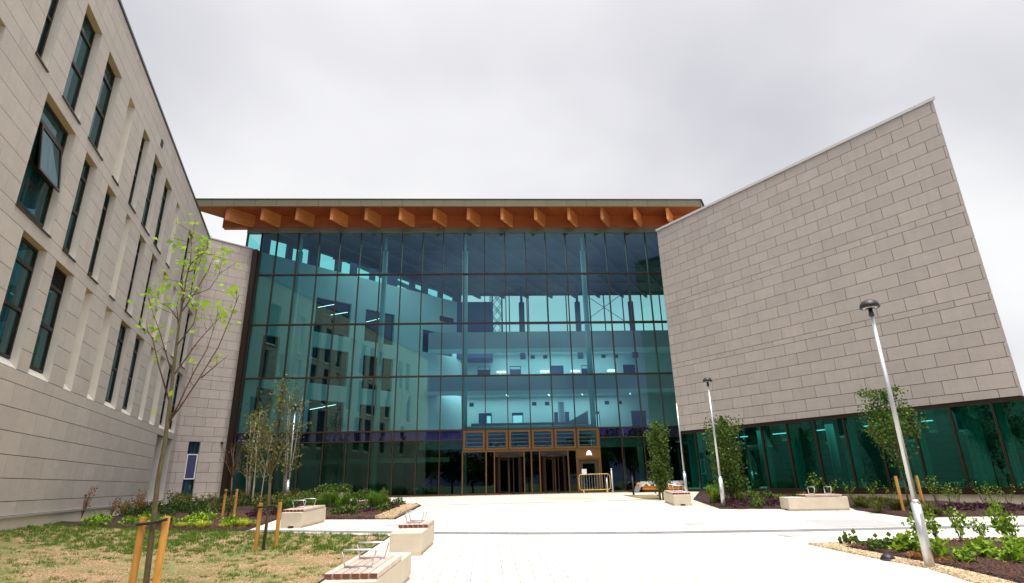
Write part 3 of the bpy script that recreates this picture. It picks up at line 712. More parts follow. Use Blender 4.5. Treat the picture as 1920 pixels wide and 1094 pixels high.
e2 = Vector((-1.2+19.5,16.5-ov)).normalized(); m_ = Vector((-e2.y,e2.x))
for k in range(14):
    p = Vector((-19.5,ov))+e2*(k*1.5+.008); q = Vector((-19.5,ov))+e2*((k+1)*1.5-.008); mb.tone = random.random()
    mb.prism([(p.x,p.y),(p.x+m_.x*.05,p.y+m_.y*.05),(q.x+m_.x*.05,q.y+m_.y*.05),(q.x,q.y)], 18.9, 19.455)
mb.build('fascia', M['fascia'], roof)
mb = MB(); mb.prism([(-19.6,ov-.09),(17.5,ov-.09),(28.1,16.6),(-1.3,16.6)], 19.456, 19.50); mb.build('roof_edge_trim', M['dark_coping'], roof)
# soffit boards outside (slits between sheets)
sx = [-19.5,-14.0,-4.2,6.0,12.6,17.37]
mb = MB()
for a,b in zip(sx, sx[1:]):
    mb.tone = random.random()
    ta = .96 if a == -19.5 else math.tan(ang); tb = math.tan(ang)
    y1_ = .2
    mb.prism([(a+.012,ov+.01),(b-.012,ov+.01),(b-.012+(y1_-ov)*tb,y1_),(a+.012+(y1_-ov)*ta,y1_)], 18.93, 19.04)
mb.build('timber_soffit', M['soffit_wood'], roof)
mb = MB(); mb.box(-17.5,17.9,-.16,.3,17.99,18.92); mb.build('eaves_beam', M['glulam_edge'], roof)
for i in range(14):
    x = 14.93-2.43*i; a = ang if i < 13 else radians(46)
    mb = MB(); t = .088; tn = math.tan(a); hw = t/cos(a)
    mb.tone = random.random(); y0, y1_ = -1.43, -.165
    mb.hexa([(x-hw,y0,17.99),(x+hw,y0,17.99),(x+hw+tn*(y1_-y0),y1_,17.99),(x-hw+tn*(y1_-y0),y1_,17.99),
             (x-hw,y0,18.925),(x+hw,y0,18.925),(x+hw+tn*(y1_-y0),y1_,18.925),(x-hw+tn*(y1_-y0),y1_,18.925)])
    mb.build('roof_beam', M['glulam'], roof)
# --- hall interior
mb = MB(); mb.prism([(-15.9,.31),(20,.31),(26,16),(-2,16)], 18.0, 18.05); mb.build('ceiling', M['ceiling_grey'], hall)
mb = MB(); tn = math.tan(ang)
for i in range(16):
    x = 17.24-2.43*i+1.43*tn
    y0, y1_ = .32, 16.
    xa, xb = x+tn*y0, x+tn*y1_
    if xa < -14.8 or xb > 26: 
        if xa < -14.8: continue
    mb.hexa([(xa-.1,y0,17.62),(xa+.1,y0,17.62),(xb+.1,y1_,17.62),(xb-.1,y1_,17.62),(xa-.1,y0,17.998),(xa+.1,y0,17.998),(xb+.1,y1_,17.998),(xb-.1,y1_,17.998)])
for y in (4,8,12): mb.box(-16+y,20,y-.06,y+.06,17.8,17.997)
mb.build('ceiling_beams', M['ceiling_beam'], hall)
# columns behind the front
for x in (-12.15,-5.9,.02,8.85,11.9):
    top = 17.9 if x != 11.9 else 2.9
    mb = MB(); mb.tube([(x+.05,.95,-.7),(x+.05,.95,min(top,16.5))], .19, 14)
    if top > 4: mb.tube([(x+.05,.95,16.5),(x+.05,.95,17.9)], .10, 12)
    mb.build('steel_column', M['cool_white'], hall, True)
mb = MB(); mb.tube([(.1,1.0,3.55),(8.85,1.0,3.55)], .13, 12); mb.build('heating_tube', M['cool_white'], hall, True)
# side wall inside (45 degrees in world): object in endw frame
side = MB()
W = [(4.85,7.8,11.05,13.78),(9.1,11.85,11.0,13.65),(4.9,7.85,7.2,9.88),(9.15,11.9,7.2,9.84),(5.0,7.8,3.5,6.02),(9.12,11.9,3.5,5.96),(1.2,2.4,3.6,6.5),(1.2,2.4,7.2,10.2),(14.8,18.2,10.9,12.9)]
def holewall(mb, s0, s1, z0, z1, ops, y0, y1):
    zs = sorted(set([z0,z1]+[v for o in ops for v in o[2:4]])); ss = sorted(set([s0,s1]+[v for o in ops for v in o[:2]]))
    for za,zb in zip(zs,zs[1:]):
        for a,b in zip(ss,ss[1:]):
            if any(o[0]<=a+1e-4 and o[1]>=b-1e-4 and o[2]<=za+1e-4 and o[3]>=zb-1e-4 for o in ops): continue
            mb.quad((a,y0,za),(b,y0,za),(b,y0,zb),(a,y0,zb)); mb.quad((b,y1,za),(a,y1,za),(a,y1,zb),(b,y1,zb))
    for a,b,c_,d_ in ops:
        mb.quad((a,y0,c_),(a,y1,c_),(a,y1,d_),(a,y0,d_)); mb.quad((b,y1,c_),(b,y0,c_),(b,y0,d_),(b,y1,d_))
        mb.quad((a,y0,d_),(a,y1,d_),(b,y1,d_),(b,y0,d_)); mb.quad((a,y1,c_),(a,y0,c_),(b,y0,c_),(b,y1,c_))
holewall(side, .35, 19.2, -.7, 16.2, W, 0, .35)
side.build('atrium_side_wall', M['cool_white'], endw)
mb = MB()
for a,b,c_,d_ in W: mb.box(a+.002,b-.002,.25,3.0,c_+.002,d_-.002)
mb2 = MB()
for a,b,c_,d_ in W: mb2 = MB(); mb2.quad((a,.22,c_),(b,.22,c_),(b,.22,d_),(a,.22,d_)); mb2.build('interior_pane', M['interior_glass'], endw)
for a,b,z in ((5.1,6.4,13.0),(6.2,7.6,12.6),(9.3,10.5,12.6),(5.2,7.2,5.3),(16,18,11.6)):
    mb = MB(); mb.hexa([(a,.18,z),(b,.18,z+.5),(b,.2,z+.5),(a,.2,z),(a,.18,z+.022),(b,.18,z+.522),(b,.2,z+.522),(a,.2,z+.022)]); mb.build('strip_light', M['lamp_on'], endw)
mb = MB(); mb.box(15.1,15.6,-.02,0,12.4,12.7); mb.build('wall_grille', M['interior_glass'], endw)
mb = MB(); mb.box(16.6,18.2,-.02,0,14.0,14.5); mb.build('wall_grille', M['interior_glass'], endw)
# clerestory above the side wall: piers and head
mb = MB(); x = .4; i = 0
while x < 19:
    wd = [.55,.45,.9,.5][i%4]; mb.box(x,x+wd,.02,.3,16.2,17.6); x += wd+[1.25,1.3,1.35,.85][i%4]; i += 1
for a,b in ((2.3,3.4),(6,7),(9.8,10.6),(13,14)): mb.box(a,b,.02,.3,17.25,17.6)
mb.box(.35,19.2,.02,.3,17.45,18.0); mb.build('clerestory_piers', M['ceiling_grey'], endw)
mb = MB(); mb.quad((.35,.16,16.2),(19.2,.16,16.2),(19.2,.16,17.45),(.35,.16,17.45)); mb.build('clerestory_pane', M['clere_glass'], endw)
# galleries
GD = 10.
def xl(y): return -15+y*1.1+.55   # left limit of things at depth y (side wall)
for z, zb, zt, h in ((7.6,7.13,7.45,1.22),(11.65,10.75,11.1,1.5)):
    mb = MB(); mb.box(xl(GD),22,GD+.1,16,z-.1,z); mb.box(xl(GD),22,GD-.05,GD+.25,zb,zt); mb.build('gallery_floor', M['cool_white'], hall)
    mb = MB(); mb.box(xl(GD),22,GD-.02,GD+.06,zt+.003,zt+h); mb.build('balustrade', M['gallery_grey'], hall)
    mb = MB(); mb.box(xl(GD+.5),22,GD+.4,GD+1.0,z-.3,z-.102); mb.build('gallery_ceiling', M['ceiling_grey'], hall)
mb = MB(); mb.box(-14,17,1.6,16,3.0,3.3); mb.build('first_floor_slab', M['floor_grey'], hall)
mb = MB(); mb.box(.5,8.6,1.7,1.75,3.32,3.93); mb.build('front_balustrade', M['gallery_grey'], hall)
mb = MB(); mb.hexa([(7.2,1.8,3.6),(8.7,1.8,3.6),(8.7,1.85,3.6),(7.2,1.85,3.6),(7.2,1.8,3.9),(8.7,1.8,4.7),(8.7,1.85,4.7),(7.2,1.85,3.9)]); mb.build('stair_balustrade', M['gallery_grey'], hall)
# back wall with doors
BW = 14.5
dws = [(a,b,3.3,6.1) for a,b in ((-5.6,-4),(.85,2.05),(3.9,4.95),(7.8,9.2),(11.2,12.05),(15,16.4))]
dws += [(a,b,7.62,10.45) for a,b in ((-3.3,-2.05),(.75,1.95),(3.8,4.85),(7.6,8.9),(10.6,11.7),(14.6,15.8))]
mb = MB(); holewall(mb, xl(BW)-1, 22, 3.3, 13.8, dws, BW, BW+.3); mb.build('back_wall', M['cool_white'], hall)
for a,b,c_,d_ in dws: mb = MB(); mb.quad((a,BW+.12,c_),(b,BW+.12,c_),(b,BW+.12,d_),(a,BW+.12,d_)); mb.build('gallery_door', M['door_blue'], hall)
mat('daylit_opening', (.6,.8,.8), .5, emis=((.6,.9,.95), .55))
for a,b,c_,d_ in (dws[1],dws[2],dws[4]): mb = MB(); x0_ = a+(.75 if a < 2 else .08); mb.quad((x0_,BW+.1,c_+.3),(b-.08,BW+.1,c_+.3),(b-.08,BW+.1,d_-.25),(x0_,BW+.1,d_-.25)); mb.build('gallery_window', M['daylit_opening'], hall)
for a,b,c_,d_ in (dws[7],dws[8],dws[10]): mb = MB(); mb.quad((a+.06,BW+.1,d_-.3),(b-.06,BW+.1,d_-.3),(b-.06,BW+.1,d_-.06),(a+.06,BW+.1,d_-.06)); mb.build('gallery_window', M['cool_white'], hall)
for x in (-1.8,0,5.8,7.0,12.6,13.8):
    for z in (11.1,6.72): mb = MB(); mb.box(x,x+.4,BW-.03,BW,z,z+.33); mb.build('wall_grille', M['interior_glass'], hall)
for x in (-4.3,3.2,6.9,9.9,14.2): mb = MB(); mb.hexa([(x,GD+1.2,7.3),(x+.3,GD+2.4,7.3),(x+.34,GD+2.4,7.3),(x+.04,GD+1.2,7.3),(x,GD+1.2,7.33),(x+.3,GD+2.4,7.33),(x+.34,GD+2.4,7.33),(x+.04,GD+1.2,7.33)]); mb.build('strip_light', M['lamp_on'], hall)
for x in (-6.1,-4.3,3.0,7.1,10.,13.5): mb = MB(); mb.box(x-.4,x+.4,BW-.05,BW-.004,9.86,9.93); mb.build('wall_uplight', M['downlight'], hall)
for x in (-6.4,8.0): 
    mb = MB(); mb.tube([(x,GD+.8,3.3),(x,GD+.8,6.5)], .3, 14); mb.build('concrete_column', M['cool_white'], hall, True)
# upper back clerestory: parapet, mullions, columns, rails
mb = MB(); mb.box(xl(15),26,15.2,15.4,10.8,13.9); mb.build('rear_parapet', M['gallery_grey'], hall)
mb = MB()
for x in [2.0+1.9*k for k in range(11)]: mb.box(x-.05,x+.05,15.3,15.4,13.9,18)
mb.box(1,26,15.3,15.38,14.75,14.85); mb.box(1,26,15.28,15.36,17.7,18.0); mb.build('rear_window_frame', M['interior_dark'], hall)
for x in (5.0,10.4,15.6,20.8): mb = MB(); mb.tube([(x,13.5,10.9),(x,13.5,16.4)], .27, 12); mb.tube([(x,13.5,16.4),(x,13.5,18)], .13, 10); mb.build('rear_column', M['ceiling_grey'], hall, True)
mb = MB()
for x0_,x1_ in ((10.4,15.6),): mb.tube([(x0_,13.6,14),(x1_,13.6,17.8)], .03, 5); mb.tube([(x0_,13.6,17.8),(x1_,13.6,14)], .03, 5)
mb.build('cross_bracing', M['interior_dark'], hall)
mb = MB(); mb.box(-1.6,2.2,12.5,15.5,10.8,16.2); mb.build('rear_plant_room', M['door_blue'], hall)
mb = MB(); mb.box(-15,17,-.0+.14,16,-.80,-.70); mb.build('ground_floor', M['floor_grey'], hall)
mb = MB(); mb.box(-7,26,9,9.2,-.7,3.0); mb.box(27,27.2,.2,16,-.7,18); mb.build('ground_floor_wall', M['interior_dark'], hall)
mb = MB(); mb.box(-11.5,-1.0,2.2,2.5,1.45,1.75); mb.build('soffit_edge', M['cool_white'], hall)
mb = MB(); mb.box(-2.9,-.05,.3,.34,2.15,2.68); mb.build('roller_blind', M['white_paint'], hall)
mb = MB(); mb.box(9.15,12.6,.3,.34,2.1,2.68); mb.build('roller_blind', M['white_paint'], hall)
# ladder inside
ld = thing('step_ladder', 'aluminium step ladder standing behind the glass at the left of the hall', 'ladder', F0, YW)
mb = MB()
for x in (-9.15,-8.35): mb.tube([(x,1.9,-.7),(x+.03,1.5,1.75)], .03, 6)
for k in range(6): mb.tube([(-9.15,1.87-.055*k,-.35+.4*k),(-8.35,1.87-.055*k,-.35+.4*k)], .022, 6)
mb.build('front_rails', M['alu'], ld)
mb = MB()
for x in (-8.0,-7.75): mb.tube([(x,2.6,-.7),(x-.3,1.6,1.6)], .022, 6)
mb.build('rear_rails', M['alu'], ld)
# reception clutter seen behind the ground-floor glass
def clutter(name, label, cat, x, y, m, h, w_):
    mb = MB(); mb.cbox(x-w_/2,x+w_/2,y-.25,y+.25,-.7,-.7+h,.05); mb.box(x-w_/2+.08,x+w_/2-.08,y-.18,y+.18,-.7+h,-.7+h*1.25)
    o = mb.build(name, m); o.location = F0; o.rotation_euler = (0,0,YW); tag(o, label, cat)
clutter('packing_crate', 'red packing crate just inside the glass left of the first revolving door', 'crate', .9, 1.6, M['red'], .35, .8)
clutter('packing_crate', 'orange packing crate behind the glass beside the left round column', 'crate', -5.0, 1.6, M['orange'], .4, .7)
clutter('packing_crate', 'pale packing crate behind the glass three bays left of the entrance', 'crate', -3.0, 1.6, M['cool_white'], .4, .7)
clutter('display_stand', 'dark red display stand between the two revolving doors', 'stand', 4.75, 1.5, M['red'], .8, .4)
# area lights added to brighten the interiors, far broader than the modelled luminaires
def area(x, y, z, sx_, sy_, p, rot=(0,0,0), par=hall, col=(.93,.97,1)):
    l = bpy.data.lights.new('interior_fill', 'AREA'); l.shape = 'RECTANGLE'; l.size = sx_; l.size_y = sy_; l.energy = p; l.color = col
    o = bpy.data.objects.new('interior_fill', l); C.objects.link(o); o.parent = par; o.location = (x,y,z); o.rotation_euler = rot
area(4, GD+2.4, 7.45, 20, 2.5, 430); area(4, GD+2.4, 11.4, 20, 2.5, 400); area(2, 5, 17.3, 24, 7, 650)
area(-8, -2.4, 2.55, 14, 2, 120, par=right)

# lattice mast behind the hall
ms_ = thing('lattice_mast', 'slender lattice crane mast seen through the rear windows of the glass hall', 'mast', (-2.2, 78, -.7))
mb = MB()
for k in range(20):
    z0, z1 = k*1.8, k*1.8+1.8
    for a,b in (((-.7,-.7),(.7,-.7)),((.7,-.7),(.7,.7)),((.7,.7),(-.7,.7)),((-.7,.7),(-.7,-.7))): mb.tube([(*a,z0),(*b,z1)], .05, 4, False); mb.tube([(*b,z0),(*a,z1)], .05, 4, False)
for a in ((-.7,-.7),(.7,-.7),(.7,.7),(-.7,.7)): mb.tube([(*a,0),(*a,36)], .09, 4, False)
mb.build('mast', M['black_plastic'], ms_)
# ------------------------------------------------------------------ street lamps
def lamp(x, y, label, h=5.1, head=True):
    L_ = thing('street_lamp', label, 'street lamp', (x,y,g(y)), 0, 'galvanised plaza street lamps with black domes')
    p = MB(); p.tube([(0,0,-.05),(0,0,1.12)], .085, 16); p.tube([(0,0,1.12),(0,0,1.2)], [.085,.05], 16)
    p.tube([(0,0,1.2),(0,0,h-.16)], [.048,.036], 14); p.build('pole', M['steel'], L_, True)
    p = MB(); p.box(-.03,.03,-.0895,-.083,.35,.95); p.build('access_door', M['alu'], L_)
    if not head: return L_
    p = MB(); p.lathe((0,0,h-.02), [(.0,.185),(.06,.18),(.12,.155),(.165,.11),(.19,.05),(.195,0),(.185,-.005),(.03,-.02),(.03,-.02)], 28); p.tube([(0,0,h-.2),(0,0,h-.02)], [.055,.035], 12)
    p.build('dome', M['black_plastic'], L_, True)
    p = MB(); p.lathe((0,0,h-.03), [(.0,-.004),(.13,-.004),(.15,.004)], 20); p.build('lens', M['alu'], L_)
    return L_
lamp(7.71, 11.73, 'nearest and largest street lamp, in the gravel-edged bed at the right')
lamp(8.32, 24.35, 'street lamp between the two concrete benches by the right wing')
lamp(-12.31, 32.15, 'street lamp before the glass at the left, among the birches')
lamp(9.10, 32.2, 'bare steel lamp pole without a dome, at the far edge of the right stone wing', 5.0, False)
# fit the far lamp
# ------------------------------------------------------------------ benches
def bench(label, x, y, rz, L_, W_=.76, H=.55, slat0=0, slat1=None, arms=((.5,),), name='concrete_bench', tilt=0):
    b = thing(name, label, 'bench', (x,y,g(y)), rz, 'cream concrete benches with timber tops')
    sl1 = slat1 if slat1 is not None else L_
    sl0 = slat0
    p = MB()
    # body with a small dark notch at the foot of each end
    p.cbox(0,W_,0,L_,.07,H,.015); p.box(.03,W_*.36,.03,L_-.03,-.1,.075); p.box(W_*.64,W_-.03,.03,L_-.03,-.1,.075)
    p.box(.0+.004,W_*.36,.004,.03,-.1,.071); p.box(W_*.64,W_-.004,.004,.03,-.1,.071)
    p.build('concrete_body', M['concrete'], b)
    n = 6; sw = (W_+.02)/n
    for k in range(n):
        s_ = MB(); s_.tone = random.random(); s_.cbox(-.01+k*sw+.009,-.01+(k+1)*sw-.009,slat0,sl1,H+.012,H+.085,.006); so_ = s_.build('slat', M['slat_wood'], b)
        for ye,sg in ((sl0,-1),(sl1,1)):
            e_ = MB(); e_.tone = random.random(); xa = -.01+k*sw+.013; xb = -.01+(k+1)*sw-.013; e_.box(xa,xb,ye+min(0,sg*.003),ye+max(0,sg*.003),H+.016,H+.081); e_.build('end_grain', M['end_grain'], so_)
    for (ya) in arms:
        a = MB(); hh = H+.085; r = .014
        a.tube([(.17,ya,hh+.02),(.11,ya-.015,hh+.24),(.14,ya-.02,hh+.265),(W_-.17,ya-.02,hh+.265),(W_-.14,ya-.015,hh+.24),(W_-.21,ya,hh+.02),(.17,ya,hh+.02)], r, 8)
        a.box(.15,W_-.19,ya-.02,ya+.02,hh,hh+.008)
        a.build('armrest', M['steel'], b, True)
    b.rotation_euler = (radians(2.4)*cos(rz), 0, rz)
    return b
bench('timber-slatted concrete bench at the bottom edge of the picture beside the lawn', -2.90, 9.25, -.03, 2.6, .80, .45, .12, 1.75, (.55,1.35))
bench('concrete bench with short timber seat at the far corner of the lawn', -2.98, 14.35, -.02, 1.95, .74, .50, .9, 1.92, (1.15,1.6))
bench('concrete bench with timber top beside the mulch bed in front of the left lamp', -7.99, 20.55, -.10, 1.95, .74, .50, .1, 1.85, (.55,1.35))
bench('small concrete bench before the multi-stemmed tree near the entrance', 6.70, 25.75, -.05, 2.1, .74, .44, .1, 1.9, (.6,1.4))
bench('wide concrete bench set side-on between the two right planting beds', 12.25, 22.35, radians(85), 2.15, .9, .48, .2, 1.5, (.5,1.1))
for x,y,a,wd,dp,lab in ((5.6,19.3,.05,.6,.45,'steel access cover in the paving just behind the grey band'),(7.2,16.3,.3,.5,.4,'steel access cover in the paving left of the gravel tip'),(-4.2,20.8,.0,.5,.35,'small access cover in the paving between the two far-left benches')):
    cv = MB(); cv.box(-wd/2,wd/2,-dp/2,dp/2,.004,.009)
    o = thing('access_cover', lab, 'access cover', (x,y,g(y)), a); o.rotation_euler = (math.atan(.0418),0,a)
    f_ = MB(); frame_rect(f_, -wd/2, wd/2, 0, .001, 0, .001, .0001)
    f_ = MB(); f_.box(-wd/2,wd/2,-dp/2,-dp/2+.02,.003,.011); f_.box(-wd/2,wd/2,dp/2-.02,dp/2,.003,.011); f_.box(-wd/2,-wd/2+.02,-dp/2+.02,dp/2-.02,.003,.011); f_.box(wd/2-.02,wd/2,-dp/2+.02,dp/2-.02,.003,.011)
    f_.build('rim', M['steel'], o)
    cv = MB(); cv.box(-wd/2+.02,wd/2-.02,-dp/2+.02,dp/2-.02,.003,.008); cv.build('plate', M['paver_midgrey'], o)
# square planter with shrubs
pl_ = thing('concrete_planter', 'pale concrete planter full of green leaves near the left street lamp', 'planter', (-10.35,31.45,g(31.4)), -.1)
mb = MB(); mb.cbox(0,1.25,0,1.2,-.1,.55,.02); mb.build('planter_body', M['concrete'], pl_)
mb = MB()
for k in range(1100): mb.leaf((random.uniform(-.1,1.35), random.uniform(-.1,1.2), .5+random.random()**1.5*.45), .10)
mb.build('foliage', M['leaf_green'], pl_)

# ------------------------------------------------------------------ barrier, bollards, pallet
def fworld(u, n):
    return (F0[0]+u*cos(YW)-n*sin(YW), F0[1]+u*sin(YW)+n*cos(YW))
bx, by = fworld(7.3, -1.5)
br_ = thing('crowd_barrier', 'yellow-painted metal crowd barrier across the bronze side door', 'barrier', (bx,by,g(by)), YW)
mb = MB(); H1, L1 = 1.12, 1.95
mb.tube([(.12,0,.2),(.03,0,.26),(0,0,.4),(0,0,.92),(.03,0,1.05),(.12,0,H1),(L1-.12,0,H1),(L1-.03,0,1.05),(L1,0,.92),(L1,0,.4),(L1-.03,0,.26),(L1-.12,0,.2),(.12,0,.2)], .022, 8)
mb.build('frame', M['yellow_paint'], br_, True)
mb = MB()
for k in range(1, 12): mb.tube([(k*L1/12,0,.2),(k*L1/12,0,H1)], .009, 6)
mb.build('bars', M['steel'], br_)
for x in (.25, L1-.25):
    mb = MB(); mb.tube([(x,-.25,0),(x,-.02,.2),(x,.02,.2),(x,.25,0)], .018, 6); mb.build('foot', M['yellow_paint'], br_)
def bollard(u, n, h, r, m, label, cat='bollard'):
    x, y = fworld(u, n); b = thing('bollard', label, cat, (x,y,g(y)))
    p = MB(); p.lathe((0,0,0), [(r,-.05),(r,h*.9),(r*.8,h*.905),(r*.8,h*.93),(r,h*.935),(r,h*.99),(0,h)], 14); p.build('post', m, b, True)
bollard(9.35, -1.6, 1.45, .055, M['steel'], 'slim steel bollard at the right end of the yellow barrier')
bollard(9.1, -1.2, .9, .05, M['alu'], 'short pale bollard against the right end of the yellow barrier')
bollard(9.65, -5.6, 1.0, .055, M['black_plastic'], 'black bollard on the paving right of the barrier')
px, py = fworld(10.9, -2.4)
pa = thing('timber_stack', 'orange timber bundles stacked low under grey plastic near the glass', 'stack', (px,py,g(py)), YW)
mb = MB()
for k in range(3): mb.box(.2+k*1.1,.35+k*1.1,0,1.1,.02,.14)
mb.box(-.5,3.3,-.1,1.2,-.02,.02); mb.build('pallet', M['edging'], pa)
mb = MB()
for r in range(3):
    for c_ in range(5):
        for q in range(2):
            x0_ = .05+q*1.55+random.uniform(-.08,.08); mb.tone = random.random(); mb.cbox(x0_,x0_+1.35+random.uniform(0,.1),c_*.21,c_*.21+.19,.14+r*.13,.26+r*.13,.02)
mb.build('timber_bundle', M['orange'], pa)
mb = MB(); nx_, ny_ = 26, 10
def sh(i, j):
    x = -.15+3.3*i/nx_; y = -.1+1.3*j/ny_; z = .56+.05*sin(i*1.7)+.04*sin(j*2.3+i)
    if j == 0: z = .42+.1*sin(i*2.1); 
    if i == 0: z = .02
    if i == 1: z = .3
    if i == nx_: z = .35
    return (x,y,z)
vs = [sh(i,j) for i in range(nx_+1) for j in range(ny_+1)]
mb.add(vs, [(i*(ny_+1)+j,(i+1)*(ny_+1)+j,(i+1)*(ny_+1)+j+1,i*(ny_+1)+j+1) for i in range(nx_) for j in range(ny_)]); mb.build('plastic_sheet', M['plastic_sheet'], pa, True)
# mushroom lights at bed corners
def spot(x, y, label):
    b = thing('ground_spotlight', label, 'light', (x,y,g(y)), 0, 'low black bed-edge lights')
    p = MB(); p.lathe((0,0,0), [(.13,-.02),(.135,.04),(.10,.09),(.05,.125),(0,.135)], 18); p.build('housing', M['black_plastic'], b, True)
    p = MB(); p.lathe((0,0,0), [(.136,.0),(.142,.0),(.142,.03),(.136,.035)], 18); p.build('rim', M['dark_coping'], b, True)
spot(7.44, 12.55, 'low black light on the gravel edge left of the nearest lamp')
spot(-4.85, 29.0, 'low black light at the far tip of the gravel margin')

# ------------------------------------------------------------------ trees
def limb(mb, p, d, L_, r, depth, tips, spread=.6, up=.25, seg=4, r_end=.35):
    pts = [p.copy()]; rad = [r]
    for i in range(seg):
        d = (d+Vector((random.gauss(0,.09),random.gauss(0,.09),random.gauss(0,.06)+up*.12))).normalized()
        p = p+d*L_/seg; pts.append(p.copy()); rad.append(r*(1-(1-r_end)*(i+1)/seg))
    mb.tone = random.random(); mb.tube(pts, rad, 5 if r < .02 else 7, False)
    if depth == 0: tips.append((p.copy(), d.copy())); tips.append((pts[seg//2].copy(), d.copy())); return
    for k in range(random.choice((3,4))):
        t = random.uniform(.35, 1); i = min(int(t*seg), seg-1); q = pts[i].lerp(pts[i+1], t*seg-i if t < 1 else 1)
        ax = Vector((random.gauss(0,1),random.gauss(0,1),random.gauss(0,.5)+up)).normalized()
        limb(mb, q, (d+ax*spread).normalized(), L_*random.uniform(.5,.75), rad[i]*.6, depth-1, tips, spread, up, 3)
def stakes(par, pts, h, r=.045):
    for (x,y) in pts:
        s_ = MB(); s_.tone = random.random(); s_.tube([(x,y,-.1),(x+random.uniform(-.02,.02),y,h)], r, 12); s_.build('stake', M['stake_wood'], par, False)
# --- foreground tree, limbs laid out after the photograph
T1 = thing('young_sycamore', 'tall young sycamore with sparse lime leaves at the left foreground, tied between two stakes', 'tree', (-5.95,10.0,g(10)))
G0 = g(10)
trunk = [(-5.93,-1.78),(-5.94,-1.38),(-6.0,-.3),(-6.03,.15),(-6.02,.81),(-6.06,1.61),(-6.11,2.47),(-6.13,3.03),(-6.14,3.41),(-6.14,3.79),(-6.12,4.12),(-6.18,4.7)]
brs = [[(-6.12,3.32),(-6.08,3.38),(-5.65,3.54),(-5.45,3.9)],[(-6.09,1.89),(-5.8,2.58),(-5.57,3.02),(-5.52,3.21)],[(-6.0,1.14),(-5.89,1.41),(-5.71,1.97),(-5.53,2.39),(-5.43,2.92)],[(-6.0,1.14),(-5.82,1.41),(-5.59,1.83),(-5.3,2.42),(-5.13,3.01),(-5.04,3.39)],[(-5.57,1.88),(-5.16,2.29)],[(-6.18,3.58),(-6.27,3.86),(-6.34,4.09)],[(-6.11,1.98),(-6.34,2.67),(-6.58,3.3)],[(-6.08,1.51),(-6.36,2.14),(-6.53,2.6),(-6.65,2.76)],[(-6.14,2.94),(-6.29,3.17),(-6.53,3.3)],[(-6.13,3.91),(-5.93,3.97),(-5.85,4.31)],[(-6.11,2.47),(-5.77,2.84),(-5.66,3.06)],
       [(-6.13,3.1),(-5.9,3.5),(-5.7,3.95),(-5.62,4.25)],[(-6.12,2.8),(-6.35,3.3),(-6.42,3.75)],[(-6.12,4.05),(-6.0,4.35),(-5.96,4.55)]]
def loc(p, dy=0): return Vector((p[0]+5.95, dy, p[1]-G0))
mb = MB(); rt = [.048,.045,.041,.038,.034,.029,.024,.02,.016,.013,.010,.005]
mb.tube([loc(p) for p in trunk], rt, 10)
mb2 = MB(); ends = []
for i,b in enumerate(brs):
    dyo = random.uniform(-.4,.4); n = len(b)
    pts = [loc(p, dyo*k/(n-1)) for k,p in enumerate(b)]
    mb2.tube(pts, [(.018 if b[0][1] < 1.6 else .013)*(1-.72*k/(n-1)) for k in range(n)], 6)
    for k in range(1, n):
        for q in range(3 if k == n-1 else 1):
            p = pts[k].lerp(pts[k-1], random.random()*.6)
            e_ = p+Vector((random.gauss(0.02,.11),random.gauss(0,.15),random.uniform(.0,.25)))
            mb2.tube([p,e_], [.005,.003], 4, False); ends.append((e_, b[k][1], k == n-1))
for z in (3.2,3.5,3.7,3.9,4.1,4.3,4.5,4.7):
    for q in range(2):
        x_ = -6.14; p = loc((x_, z)); e_ = p+Vector((random.gauss(0,.2),random.gauss(0,.22),random.uniform(.02,.22))); mb2.tube([p,e_],[.006,.003],4,False); ends.append((e_, z, True))
tr1 = mb.build('trunk', M['bark'], T1, True); mb2.build('branches', M['bark_red'], T1, True)
lf = MB()
for e_, z, last in ends:
    n = random.choice((3,5,6)) if z > 2.9 else (random.choice((2,3,4)) if last else random.choice((0,0,1)))
    for k in range(n): lf.leaf(e_+Vector((random.gauss(0,.09),random.gauss(0,.1),random.gauss(0,.07))), random.uniform(.05,.10), True, .9)
for p in ((-6.55,2.78),(-6.6,2.72),(-6.5,2.35),(-6.05,1.35),(-5.8,2.2),(-5.3,2.9),(-5.2,3.1)):
    for k in range(3): lf.leaf(loc(p, random.uniform(-.2,.2))+Vector((random.gauss(0,.06),0,random.gauss(0,.06))), random.uniform(.06,.1), True, .9)
lf.build('leaves', M['leaf_lime'], T1)
stakes(T1, [(-.21,0),(.14,.05)], 1.33, .055)
mb = MB(); mb.tube([(-.27,-.07,1.22),(0,-.075,1.24),(.2,-.02,1.29)], .022, 6); mb.tube([(-.27,.07,1.22),(0,.075,1.24),(.2,.12,1.29)], .022, 6); mb.build('tie_strap', M['strap'], T1)

